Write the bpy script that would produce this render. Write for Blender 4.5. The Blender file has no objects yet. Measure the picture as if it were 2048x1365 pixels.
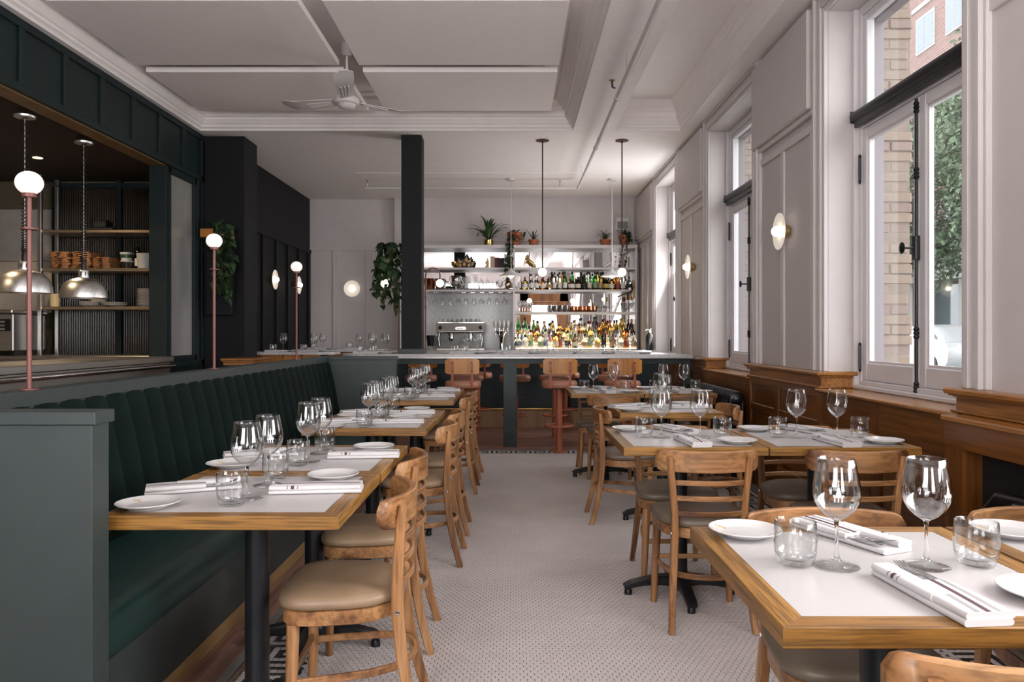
import bpy, math, random
import numpy as np
from mathutils import Vector, Matrix

random.seed(7)
scene = bpy.context.scene
COL = scene.collection

# ------------------------------------------------------------------ camera
F = 1515.0          # focal length in pixels of the 2048 x 1365 frame
CH = 1.29           # camera height
cam = bpy.data.cameras.new('camera')
cam.sensor_width = 36.0
cam.lens = F / 2048.0 * 36.0
cam.shift_x = -3.0 / 2048.0
cam.shift_y = -12.5 / 2048.0
cam.clip_start = 0.05
cam.clip_end = 200
camo = bpy.data.objects.new('camera', cam)
camo.location = (0, 0, CH)
camo.rotation_euler = (math.pi / 2, 0, 0)
COL.objects.link(camo)
scene.camera = camo

# ------------------------------------------------------------------ light
scene.view_settings.view_transform = 'Standard'
scene.view_settings.look = 'None'
scene.view_settings.gamma = 1.0
scene.view_settings.use_curve_mapping = False
scene.view_settings.exposure = 0.37
world = bpy.data.worlds.new('overcast_sky')
scene.world = world
world.use_nodes = True
bg = world.node_tree.nodes['Background']
bg.inputs[0].default_value = (0.97, 0.97, 1.0, 1)
bg.inputs[1].default_value = 4.4


def area(name, loc, rot, sx, sy, energy, color=(1.0, .975, .965), portal=False):
    l = bpy.data.lights.new(name, 'AREA')
    l.shape = 'RECTANGLE'
    l.size = sx
    l.size_y = sy
    l.energy = energy
    l.color = color
    if portal:
        l.cycles.is_portal = True
    o = bpy.data.objects.new(name, l)
    o.location = loc
    o.rotation_euler = rot
    COL.objects.link(o)
    return o


HP = math.pi / 2
# sky light entering by the visible windows of the right wall (portals only steer the sky's own light)
for i, (a, b) in enumerate(((3.57, 5.15), (6.70, 8.22), (9.85, 11.25), (0.44, 2.02))):
    area('window_portal', (2.50, (a + b) / 2, 2.2), (0, HP, 0), 2.6, b - a, 1, portal=True)
# area lamps added just inside four openings to boost the daylight
TILT = math.radians(44)      # aims the added lamps upwards to brighten the ceiling
area('daylight_boost', (-1.75, -2.50, 2.0), (HP + TILT, 0, 0), 2.3, 2.3, 130)
area('daylight_boost', (1.15, -2.50, 1.5), (HP + TILT, 0, 0), 1.1, 2.0, 45)
area('daylight_boost', (2.27, 1.23, 2.0), (0, HP + TILT * .8, 0), 2.2, 1.4, 125)
area('daylight_boost', (2.27, 10.55, 2.0), (0, HP + TILT * .5, 0), 2.2, 1.2, 42)

cy = scene.cycles
cy.max_bounces = 8
cy.diffuse_bounces = 5
cy.glossy_bounces = 4
cy.transmission_bounces = 7
cy.transparent_max_bounces = 16
cy.caustics_reflective = False
cy.caustics_refractive = False
cy.sample_clamp_indirect = 6.0
cy.use_denoising = True
cy.use_adaptive_sampling = True
cy.adaptive_threshold = 0.06
cy.adaptive_min_samples = 16


# ------------------------------------------------------------------ helpers
def at(px, py, Y):
    """point at depth Y for a pixel of the 2048 x 1365 frame"""
    return Vector(((px - 1027) * Y / F, Y, CH - (py - 670) * Y / F))


class MB:
    def __init__(s):
        s.v = []
        s.f = []
        s.m = []
        s.mi = 0

    def add(s, vs, fs):
        b = len(s.v)
        s.v.extend([tuple(v) for v in vs])
        for f in fs:
            s.f.append([b + i for i in f])
            s.m.append(s.mi)
        return s

    def box(s, x0, x1, y0, y1, z0, z1, bev=0.0):
        if x0 > x1: x0, x1 = x1, x0
        if y0 > y1: y0, y1 = y1, y0
        if z0 > z1: z0, z1 = z1, z0
        if bev <= 0:
            vs = [(x, y, z) for x in (x0, x1) for y in (y0, y1) for z in (z0, z1)]
            fs = [(0, 1, 3, 2), (4, 6, 7, 5), (0, 4, 5, 1), (2, 3, 7, 6), (0, 2, 6, 4), (1, 5, 7, 3)]
            return s.add(vs, fs)
        b = min(bev, (x1 - x0) * .49, (y1 - y0) * .49, (z1 - z0) * .49)
        vs = []
        idx = {}
        X = (x0, x1); Y = (y0, y1); Z = (z0, z1)
        for i in (0, 1):
            for j in (0, 1):
                for k in (0, 1):
                    sx = b if i == 0 else -b
                    sy = b if j == 0 else -b
                    sz = b if k == 0 else -b
                    idx[(i, j, k)] = len(vs)
                    vs += [(X[i], Y[j] + sy, Z[k] + sz), (X[i] + sx, Y[j], Z[k] + sz), (X[i] + sx, Y[j] + sy, Z[k])]
        g = lambda i, j, k, a: idx[(i, j, k)] + a
        fs = []
        for i in (0, 1):
            q = [g(i, 0, 0, 0), g(i, 0, 1, 0), g(i, 1, 1, 0), g(i, 1, 0, 0)]
            fs.append(q if i == 0 else q[::-1])
            q = [g(0, i, 0, 1), g(1, i, 0, 1), g(1, i, 1, 1), g(0, i, 1, 1)]
            fs.append(q if i == 0 else q[::-1])
            q = [g(0, 0, i, 2), g(0, 1, i, 2), g(1, 1, i, 2), g(1, 0, i, 2)]
            fs.append(q if i == 0 else q[::-1])
        for i in (0, 1):
            for j in (0, 1):
                q = [g(i, j, 0, 0), g(i, j, 1, 0), g(i, j, 1, 1), g(i, j, 0, 1)]
                fs.append(q if (i + j) % 2 else q[::-1])
                q = [g(i, 0, j, 0), g(i, 1, j, 0), g(i, 1, j, 2), g(i, 0, j, 2)]
                fs.append(q[::-1] if (i + j) % 2 else q)
                q = [g(0, i, j, 1), g(1, i, j, 1), g(1, i, j, 2), g(0, i, j, 2)]
                fs.append(q if (i + j) % 2 else q[::-1])
        for i in (0, 1):
            for j in (0, 1):
                for k in (0, 1):
                    t = [g(i, j, k, 0), g(i, j, k, 1), g(i, j, k, 2)]
                    fs.append(t if (i + j + k) % 2 == 0 else t[::-1])
        return s.add(vs, fs)

    def lathe(s, prof, n=24, c=(0, 0, 0), ang=None):
        """prof: list of (r, z); r == 0 makes a pole"""
        vs = []
        rings = []
        for r, z in prof:
            if r <= 1e-6:
                rings.append([len(vs)])
                vs.append((c[0], c[1], c[2] + z))
            else:
                st = len(vs)
                for i in range(n):
                    a = 2 * math.pi * i / n
                    vs.append((c[0] + r * math.cos(a), c[1] + r * math.sin(a), c[2] + z))
                rings.append(list(range(st, st + n)))
        fs = []
        for A, B in zip(rings[:-1], rings[1:]):
            if len(A) == 1 and len(B) == 1: continue
            for i in range(n):
                j = (i + 1) % n
                if len(A) == 1:
                    fs.append((A[0], B[i], B[j])[::-1])
                elif len(B) == 1:
                    fs.append((A[i], A[j], B[0]))
                else:
                    fs.append((A[i], A[j], B[j], B[i]))
        return s.add(vs, fs)

    def tube(s, pts, r, n=10, caps=True, closed=False):
        pts = [Vector(p) for p in pts]
        N = len(pts)
        rs = r if isinstance(r, (list, tuple)) else [r] * N
        T = []
        for i in range(N):
            if closed:
                t = pts[(i + 1) % N] - pts[(i - 1) % N]
            else:
                t = pts[min(i + 1, N - 1)] - pts[max(i - 1, 0)]
            T.append(t.normalized())
        up = Vector((0, 0, 1)) if abs(T[0].z) < .9 else Vector((0, 1, 0))
        u = T[0].cross(up).normalized()
        vs = []
        for i in range(N):
            u = (u - T[i] * u.dot(T[i]))
            u = u.normalized() if u.length > 1e-6 else T[i].orthogonal().normalized()
            w = T[i].cross(u)
            for k in range(n):
                a = 2 * math.pi * k / n
                vs.append(pts[i] + (u * math.cos(a) + w * math.sin(a)) * rs[i])
        fs = []
        for i in range(N if closed else N - 1):
            for k in range(n):
                a, b = i * n + k, i * n + (k + 1) % n
                c, d = ((i + 1) % N) * n + (k + 1) % n, ((i + 1) % N) * n + k
                fs.append((a, d, c, b)[::-1])
        if caps and not closed:
            fs.append(tuple(range(n))[::-1])
            fs.append(tuple(range((N - 1) * n, N * n)))
        return s.add(vs, fs)

    def bar(s, pts, w, h, side=None, ch=0.0):
        """rectangular section swept along pts; w measured along side vector, h across it"""
        pts = [Vector(p) for p in pts]
        N = len(pts)
        W = w if isinstance(w, (list, tuple)) else [w] * N
        H = h if isinstance(h, (list, tuple)) else [h] * N
        vs = []
        n = 8 if ch > 0 else 4
        for i in range(N):
            t = (pts[min(i + 1, N - 1)] - pts[max(i - 1, 0)]).normalized()
            sd = Vector(side) if side is not None else Vector((0, 0, 1)).cross(t)
            sd = (sd - t * sd.dot(t)).normalized()
            q = t.cross(sd)
            a, b = W[i] / 2, H[i] / 2
            if ch > 0:
                sec = [(-a + ch, -b), (a - ch, -b), (a, -b + ch), (a, b - ch), (a - ch, b), (-a + ch, b), (-a, b - ch), (-a, -b + ch)]
            else:
                sec = [(-a, -b), (a, -b), (a, b), (-a, b)]
            for x, y in sec:
                vs.append(pts[i] + sd * x + q * y)
        fs = []
        for i in range(N - 1):
            for k in range(n):
                a, b = i * n + k, i * n + (k + 1) % n
                fs.append((a, b, b + n, a + n))
        fs.append(tuple(range(n))[::-1])
        fs.append(tuple(range((N - 1) * n, N * n)))
        return s.add(vs, fs)

    def prism(s, poly, a0, a1, axis='z'):
        """poly: 2d polygon; axis z -> (x,y), y -> (x,z), x -> (y,z)"""
        n = len(poly)
        def P(p, a):
            return (p[0], p[1], a) if axis == 'z' else ((p[0], a, p[1]) if axis == 'y' else (a, p[0], p[1]))
        vs = [P(p, a0) for p in poly] + [P(p, a1) for p in poly]
        fs = [tuple(range(n))[::-1], tuple(range(n, 2 * n))]
        for i in range(n):
            j = (i + 1) % n
            fs.append((i, j, n + j, n + i))
        return s.add(vs, fs)

    def loft(s, rings, cap0=True, cap1=True):
        n = len(rings[0])
        vs = [p for r in rings for p in r]
        fs = []
        for i in range(len(rings) - 1):
            for k in range(n):
                a, b = i * n + k, i * n + (k + 1) % n
                fs.append((a, b, b + n, a + n))
        if cap0: fs.append(tuple(range(n))[::-1])
        if cap1: fs.append(tuple(range((len(rings) - 1) * n, len(rings) * n)))
        return s.add(vs, fs)

    def sphere(s, c, r, n=16, m=10, sc=(1, 1, 1)):
        vs = [(c[0], c[1], c[2] - r * sc[2])]
        for j in range(1, m):
            ph = -math.pi / 2 + math.pi * j / m
            for i in range(n):
                th = 2 * math.pi * i / n
                vs.append((c[0] + r * sc[0] * math.cos(ph) * math.cos(th), c[1] + r * sc[1] * math.cos(ph) * math.sin(th), c[2] + r * sc[2] * math.sin(ph)))
        vs.append((c[0], c[1], c[2] + r * sc[2]))
        fs = []
        for i in range(n):
            fs.append((0, 1 + (i + 1) % n, 1 + i))
        for j in range(m - 2):
            for i in range(n):
                a = 1 + j * n + i; b = 1 + j * n + (i + 1) % n
                fs.append((a, b, b + n, a + n))
        L = len(vs) - 1
        for i in range(n):
            fs.append((1 + (m - 2) * n + i, 1 + (m - 2) * n + (i + 1) % n, L))
        return s.add(vs, fs)

    def xf(s, M, start=0):
        for i in range(start, len(s.v)):
            s.v[i] = tuple(M @ Vector(s.v[i]))
        return s

    def mesh(s, name, mats, smooth=None):
        me = bpy.data.meshes.new(name)
        me.from_pydata(s.v, [], s.f)
        for m in (mats if isinstance(mats, (list, tuple)) else [mats]):
            me.materials.append(MT[m] if isinstance(m, str) else m)
        if any(s.m):
            me.polygons.foreach_set('material_index', s.m)
        if smooth is not None:
            me.polygons.foreach_set('use_smooth', [True] * len(me.polygons))
            if smooth < 170:
                me.set_sharp_from_angle(angle=math.radians(smooth))
        me.update()
        return me

    def build(s, name, mats, parent=None, smooth=None, label=None, loc=None, rot=None):
        o = bpy.data.objects.new(name, s.mesh(name, mats, smooth))
        COL.objects.link(o)
        if parent is not None: o.parent = parent
        if label: o['label'] = label
        if loc is not None: o.location = loc
        if rot is not None: o.rotation_euler = rot
        return o


def tag(o, label, cat, group=None, kind=None):
    o['label'] = label
    o['category'] = cat
    if group: o['group'] = group
    if kind: o['kind'] = kind
    return o


def thing(name, label, cat, loc=(0, 0, 0), rz=0.0, group=None, kind=None):
    o = bpy.data.objects.new(name, None)
    o.empty_display_size = .05
    COL.objects.link(o)
    o.location = loc
    o.rotation_euler = (0, 0, rz)
    return tag(o, label, cat, group, kind)


KIDS = {}


def kids(o):
    if o.name not in KIDS:
        KIDS[o.name] = [c for c in COL.objects if c.parent == o]
    return KIDS[o.name]


def dup(src, loc, rz=0.0, label=None, group=None, scale=None):
    """a copy of a thing, with copies of its parts and their sub-parts"""
    r = src.copy()
    COL.objects.link(r)
    r.location = loc
    r.rotation_euler = (src.rotation_euler[0], src.rotation_euler[1], rz)
    if scale: r.scale = scale
    if label: r['label'] = label
    if group: r['group'] = group
    for c in kids(src):
        k = c.copy()
        COL.objects.link(k)
        k.parent = r
        for g in kids(c):
            q = g.copy()
            COL.objects.link(q)
            q.parent = k
    return r


class Stamp:
    """first use moves the prototype itself, later uses copy it"""
    def __init__(s, proto):
        s.p = proto
        s.used = False
    def __call__(s, loc, rz=0.0, label=None, group=None, scale=None):
        if not s.used:
            s.used = True
            o = s.p
            kids(o)
            for c in kids(o): kids(c)
            o.location = loc
            o.rotation_euler = (o.rotation_euler[0], o.rotation_euler[1], rz)
            if scale: o.scale = scale
            if label: o['label'] = label
            if group: o['group'] = group
            return o
        return dup(s.p, loc, rz, label, group, scale)


def inst(name, me, parent, loc=(0, 0, 0), rot=(0, 0, 0), sc=(1, 1, 1), mat=None):
    o = bpy.data.objects.new(name, me)
    COL.objects.link(o)
    o.parent = parent
    o.location = loc
    o.rotation_euler = rot
    o.scale = sc
    return o


ORD = ('first second third fourth fifth sixth seventh eighth ninth tenth eleventh twelfth thirteenth fourteenth fifteenth sixteenth '
       'seventeenth eighteenth nineteenth twentieth twenty-first twenty-second twenty-third twenty-fourth twenty-fifth twenty-sixth '
       'twenty-seventh twenty-eighth twenty-ninth thirtieth').split()

# ------------------------------------------------------------------ materials
MT = {}


def newmat(name):
    m = bpy.data.materials.new(name)
    m.use_nodes = True
    MT[name] = m
    return m, m.node_tree, m.node_tree.nodes['Principled BSDF']


def c4(c):
    return (c[0], c[1], c[2], 1)


def noise_src(nt, scale, detail=3.0, stretch=(1, 1, 1), rnd=False, coord='Object'):
    tc = nt.nodes.new('ShaderNodeTexCoord')
    mp = nt.nodes.new('ShaderNodeMapping')
    mp.inputs['Scale'].default_value = stretch
    nt.links.new(tc.outputs[coord], mp.inputs['Vector'])
    if rnd:
        oi = nt.nodes.new('ShaderNodeObjectInfo')
        mu = nt.nodes.new('ShaderNodeMath'); mu.operation = 'MULTIPLY'; mu.inputs[1].default_value = 37.0
        cb = nt.nodes.new('ShaderNodeCombineXYZ')
        nt.links.new(oi.outputs['Random'], mu.inputs[0])
        for k in range(3): nt.links.new(mu.outputs[0], cb.inputs[k])
        nt.links.new(cb.outputs[0], mp.inputs['Location'])
    n = nt.nodes.new('ShaderNodeTexNoise')
    n.inputs['Scale'].default_value = scale
    n.inputs['Detail'].default_value = detail
    nt.links.new(mp.outputs[0], n.inputs['Vector'])
    return n


def ramp(nt, src, stops):
    r = nt.nodes.new('ShaderNodeValToRGB')
    el = r.color_ramp.elements
    while len(el) < len(stops): el.new(.5)
    for e, (p, c) in zip(el, stops):
        e.position = p
        e.color = c4(c)
    nt.links.new(src, r.inputs[0])
    return r


def bump(nt, src, b, strength, dist=.002):
    n = nt.nodes.new('ShaderNodeBump')
    n.inputs['Strength'].default_value = strength
    n.inputs['Distance'].default_value = dist
    nt.links.new(src, n.inputs['Height'])
    nt.links.new(n.outputs[0], b.inputs['Normal'])


def plain(name, c, rough=.5, metal=0.0, var=0.0, vscale=8.0, bmp=0.0, bscale=200.0, coat=0.0, spec=.5, sheen=0.0, rnd=False, stretch=(1, 1, 1)):
    m, nt, b = newmat(name)
    b.inputs['Base Color'].default_value = c4(c)
    b.inputs['Roughness'].default_value = rough
    b.inputs['Metallic'].default_value = metal
    b.inputs['Coat Weight'].default_value = coat
    b.inputs['Specular IOR Level'].default_value = spec
    if sheen:
        b.inputs['Sheen Weight'].default_value = sheen
        b.inputs['Sheen Roughness'].default_value = .4
    n = noise_src(nt, vscale, 4, stretch, rnd)
    v = max(var, .02)
    r = ramp(nt, n.outputs['Fac'], [(.3, [x * (1 - v) for x in c]), (.7, [min(1, x * (1 + v)) for x in c])])
    nt.links.new(r.outputs[0], b.inputs['Base Color'])
    if bmp:
        n2 = noise_src(nt, bscale, 2)
        bump(nt, n2.outputs['Fac'], b, bmp)
    return m


def wood(name, dark, mid, light, axis='x', grain=60.0, rough=.4, coat=0.0, rnd=True, ring=6.0, contrast=.5, bmp=.25):
    m, nt, b = newmat(name)
    long_, cross = .06, 1.0
    st = {'x': (long_, cross, cross), 'y': (cross, long_, cross), 'z': (cross, cross, long_)}[axis]
    n1 = noise_src(nt, ring, 5, st, rnd)
    n2 = noise_src(nt, grain, 3, tuple(x * (1.0 if x == 1.0 else .6) for x in st), rnd)
    r1 = ramp(nt, n1.outputs['Fac'], [(.34, dark), (.5, mid), (.75, light)])
    r2 = ramp(nt, n2.outputs['Fac'], [(.36, (contrast,) * 3), (.56, (1, 1, 1))])
    mx = nt.nodes.new('ShaderNodeMix')
    mx.data_type = 'RGBA'; mx.blend_type = 'MULTIPLY'
    mx.inputs[0].default_value = 1.0
    nt.links.new(r1.outputs[0], mx.inputs[6])
    nt.links.new(r2.outputs[0], mx.inputs[7])
    nt.links.new(mx.outputs[2], b.inputs['Base Color'])
    b.inputs['Roughness'].default_value = rough
    b.inputs['Coat Weight'].default_value = coat
    b.inputs['Coat Roughness'].default_value = .15
    bump(nt, n2.outputs['Fac'], b, bmp, .001)
    return m


def emit(name, c, s):
    m, nt, b = newmat(name)
    b.inputs['Base Color'].default_value = (.45, .44, .43, 1)
    b.inputs['Roughness'].default_value = .3
    b.inputs['Emission Color'].default_value = c4(c)
    b.inputs['Emission Strength'].default_value = s
    n = noise_src(nt, 6, 2)
    r = ramp(nt, n.outputs['Fac'], [(.3, [x * .97 for x in c]), (.7, c)])
    nt.links.new(r.outputs[0], b.inputs['Emission Color'])
    return m


def thin_glass(name, tint=(1, 1, 1), ior=1.5, rough=0.0, boost=1.0):
    """thin walled glass: clear with Fresnel reflection"""
    m, nt, b = newmat(name)
    nt.nodes.remove(b)
    out = nt.nodes['Material Output']
    tr = nt.nodes.new('ShaderNodeBsdfTransparent'); tr.inputs[0].default_value = c4(tint)
    gl = nt.nodes.new('ShaderNodeBsdfGlossy'); gl.inputs['Roughness'].default_value = rough
    fr = nt.nodes.new('ShaderNodeLayerWeight'); fr.inputs['Blend'].default_value = .5
    pw = nt.nodes.new('ShaderNodeMath'); pw.operation = 'POWER'; pw.inputs[1].default_value = 2.8
    nt.links.new(fr.outputs['Facing'], pw.inputs[0])
    mu = nt.nodes.new('ShaderNodeMath'); mu.operation = 'MULTIPLY_ADD'; mu.use_clamp = True
    mu.inputs[1].default_value = 0.85 * boost; mu.inputs[2].default_value = .04 * boost
    n = noise_src(nt, 3, 2)
    r = ramp(nt, n.outputs['Fac'], [(.3, [x * .985 for x in tint]), (.7, tint)])
    nt.links.new(r.outputs[0], tr.inputs[0])
    mx = nt.nodes.new('ShaderNodeMixShader')
    nt.links.new(pw.outputs[0], mu.inputs[0])
    nt.links.new(mu.outputs[0], mx.inputs[0])
    nt.links.new(tr.outputs[0], mx.inputs[1])
    nt.links.new(gl.outputs[0], mx.inputs[2])
    nt.links.new(mx.outputs[0], out.inputs[0])
    return m


def solid_glass(name, tint=(1, 1, 1), rough=0.0, ior=1.48):
    m, nt, b = newmat(name)
    b.inputs['Base Color'].default_value = c4(tint)
    b.inputs['Roughness'].default_value = rough
    b.inputs['Transmission Weight'].default_value = 1.0
    b.inputs['IOR'].default_value = ior
    n = noise_src(nt, 3, 2)
    r = ramp(nt, n.outputs['Fac'], [(.3, [x * .97 for x in tint]), (.7, tint)])
    nt.links.new(r.outputs[0], b.inputs['Base Color'])
    return m


plain('wall_white', (.60, .55, .542), .55, bmp=.04, bscale=90)
plain('trim_white', (.63, .59, .582), .4, bmp=.02, bscale=60)
plain('ceiling_white', (.88, .83, .815), .7, bmp=.05, bscale=120)
plain('panel_white', (.92, .855, .835), .85, bmp=.08, bscale=400)
plain('window_white', (.72, .69, .70), .35)
plain('dark_green', (.030, .041, .041), .45, var=.06, bmp=.05, bscale=350)
plain('deep_green', (.0075, .0165, .0175), .5, spec=.35, var=.06, bmp=.04, bscale=350)
plain('dark_wall', (.0055, .0062, .0075), .6, spec=.28, var=.06, bmp=.04, bscale=300)
plain('bar_green', (.013, .028, .028), .45, var=.08)
plain('warm_lit_steel', (.62, .50, .36), .3, 1.0, var=.08, vscale=40)  # plain shelf steel with the warm kitchen light put into its colour
plain('navy_panel', (.009, .021, .029), .45, var=.08)
plain('vinyl_green', (.010, .038, .035), .36, var=.12, bmp=.12, bscale=700)
plain('skirt_green', (.040, .050, .050), .42, var=.12, bmp=.15, bscale=500)
plain('black_iron', (.008, .009, .011), .32, var=.2, bmp=.1, bscale=120)
plain('soot_black', (.006, .006, .006), .7, var=.4, vscale=20, bmp=.3, bscale=60)
plain('black_plastic', (.008, .008, .009), .4)
plain('black_blind', (.010, .010, .012), .38)
plain('chrome', (.72, .72, .73), .12, 1.0)
plain('cutlery_steel', (.60, .60, .61), .16, 1.0)
plain('brushed_steel', (.52, .50, .48), .33, 1.0, var=.1, vscale=60, stretch=(.05, 1, 1))
plain('dome_steel', (.80, .79, .78), .36, 1.0, var=.12, vscale=40)
plain('brass', (.60, .40, .16), .25, 1.0, var=.08)
plain('gold', (.72, .50, .18), .22, 1.0, var=.06)
plain('antique_gold', (.36, .23, .10), .4, .7, var=.15)
plain('copper', (.70, .30, .16), .22, 1.0, var=.08)
plain('silver', (.62, .60, .58), .18, 1.0, var=.08)
plain('rust_paint', (.40, .125, .062), .38, var=.06)
plain('rod_paint', (.175, .055, .047), .4, var=.06)
plain('pendant_rod', (.055, .014, .014), .4, var=.06)
plain('seat_leather', (.27, .180, .110), .42, var=.10, vscale=9, bmp=.15, bscale=500, rnd=True)
plain('seat_leather_grey', (.165, .125, .090), .40, var=.10, vscale=9, bmp=.15, bscale=500, rnd=True)
plain('stool_leather', (.42, .185, .115), .42, var=.10, vscale=9, bmp=.12, bscale=500)
plain('porcelain', (.60, .59, .585), .12, coat=.3)
plain('gold_print', (.55, .40, .17), .4, .3)
plain('etched_white', (.80, .80, .80), .6)
plain('laminate_white', (.47, .45, .45), .33)
plain('linen', (.56, .54, .545), .85, bmp=.15, bscale=900, sheen=.2)
plain('linen_stripe', (.085, .040, .050), .85, bmp=.15, bscale=900)
plain('linen_line', (.26, .22, .23), .85)
plain('terracotta', (.36, .105, .045), .75, var=.12, vscale=14)
plain('soil', (.02, .013, .008), .9)
plain('leaf_green', (.030, .070, .022), .42, var=.35, vscale=25, rnd=True)
plain('leaf_dark', (.016, .034, .016), .42, var=.35, vscale=25, rnd=True)
plain('leaf_light', (.085, .120, .045), .45, var=.3, vscale=25, rnd=True)
plain('stem_green', (.04, .05, .02), .6)
plain('book_cream', (.50, .38, .25), .7)
plain('book_red', (.10, .018, .022), .6)
plain('book_blue', (.018, .022, .035), .6)
plain('book_white', (.62, .62, .62), .6)
plain('paper', (.70, .66, .58), .8)
plain('tile_white', (.58, .525, .512), .42, var=.07, vscale=3.0)
plain('tile_dark', (.035, .035, .035), .35, var=.25)
plain('tile_grey', (.20, .19, .18), .4, var=.15)
plain('tile_brown', (.20, .13, .095), .45, var=.2)
plain('grout', (.022, .019, .018), .9, var=.3)
plain('marble', (.42, .38, .34), .25, var=.14, vscale=3)
plain('kitchen_wall', (.11, .085, .05), .6, var=.1)
plain('kitchen_ceiling', (.030, .017, .013), .6, var=.1)
plain('plastic_tub', (.60, .60, .58), .4)
plain('asphalt', (.16, .16, .165), .9, var=.15)
plain('sidewalk', (.36, .355, .35), .9, var=.1)
plain('lawn', (.10, .16, .05), .9, var=.3, vscale=3)
plain('car_white', (.46, .47, .48), .2, coat=.6)
plain('car_glass', (.03, .035, .04), .08)
plain('tyre', (.02, .02, .02), .8)
plain('alloy', (.5, .5, .52), .3, 1.0)
plain('tree_bark', (.10, .085, .075), .9, var=.3, vscale=9)
plain('tree_leaf', (.075, .115, .060), .6, var=.45, vscale=2.2)
plain('outer_paint', (.22, .195, .205), .6)
plain('concrete_white', (.33, .325, .32), .8, var=.06)
plain('pane_dark', (.10, .13, .15), .06, spec=.8)
plain('sign_red', (.55, .06, .03), .5)
plain('mortar', (.24, .19, .155), .9, var=.15)
plain('brick_tan', (.28, .215, .170), .9, var=.2, vscale=16, bmp=.7, bscale=45, rnd=True)
plain('brick_pink', (.26, .19, .165), .9, var=.2, vscale=16, bmp=.6, bscale=45, rnd=True)
plain('candle_wax', (.7, .55, .3), .5)

wood('oak_x', (.18, .080, .015), (.31, .145, .027), (.38, .190, .044), 'x', 150, .38, .15, contrast=.42)
wood('oak_y', (.18, .080, .015), (.31, .145, .027), (.38, .190, .044), 'y', 150, .38, .15, contrast=.42)
wood('chair_wood', (.13, .048, .016), (.38, .180, .070), (.52, .285, .125), 'z', 70, .42, .15, ring=9, contrast=.62)
wood('chair_wood_x', (.12, .044, .014), (.38, .180, .070), (.52, .285, .125), 'x', 70, .42, .15, ring=9, contrast=.62)
wood('wainscot', (.12, .037, .006), (.19, .064, .011), (.25, .094, .020), 'y', 70, .34, .35, rnd=True, contrast=.6)
wood('wainscot_z', (.12, .037, .006), (.19, .064, .011), (.25, .094, .020), 'z', 70, .34, .35, rnd=True, contrast=.6)
wood('cap_oak', (.26, .098, .020), (.37, .152, .033), (.46, .21, .055), 'y', 70, .30, .4, rnd=True, contrast=.6)
wood('stool_back', (.42, .150, .022), (.54, .215, .036), (.60, .260, .052), 'z', 60, .40, .2, contrast=.75)
wood('trim_oak', (.26, .150, .058), (.34, .205, .085), (.40, .250, .110), 'y', 50, .45, .1, contrast=.75)
wood('kick_maple', (.42, .275, .145), (.50, .335, .185), (.55, .375, .215), 'z', 40, .45, contrast=.85)
wood('floor_walnut', (.22, .110, .085), (.35, .180, .138), (.43, .235, .185), 'x', 45, .36, .1, contrast=.6)
wood('floor_walnut_y', (.22, .110, .085), (.35, .180, .138), (.43, .235, .185), 'y', 45, .36, .1, contrast=.6)
wood('board_wood', (.20, .085, .030), (.30, .135, .052), (.36, .175, .075), 'x', 60, .55, contrast=.65)
wood('door_oak', (.17, .065, .016), (.26, .105, .028), (.33, .150, .045), 'z', 50, .35, .3, contrast=.7)

thin_glass('clear_glass', (.985, .99, .99), 1.5, boost=1.3)
thin_glass('pane_glass', (.97, .985, .985), 1.45, boost=.8)
solid_glass('stem_glass', (1, 1, 1), 0.0, 1.22)
solid_glass('glass_green', (.10, .42, .12), .02)
solid_glass('glass_amber', (.62, .24, .05), .02)
solid_glass('glass_gold', (.85, .62, .20), .02)
solid_glass('glass_clear_bottle', (.97, .97, .95), .0, 1.35)
solid_glass('glass_dark', (.05, .03, .02), .02)
emit('globe_glow', (1.0, .80, .56), 7.0)
emit('pendant_glow', (1.0, .82, .60), 22.0)
emit('globe_pale', (1.0, .90, .84), .62)
emit('opal_disc', (1.0, .88, .76), .30)
emit('bulb_warm', (1.0, .72, .38), 9.0)
emit('led_strip', (1.0, .82, .54), 5.5)
emit('filament', (1.0, .60, .22), 4.0)


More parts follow.
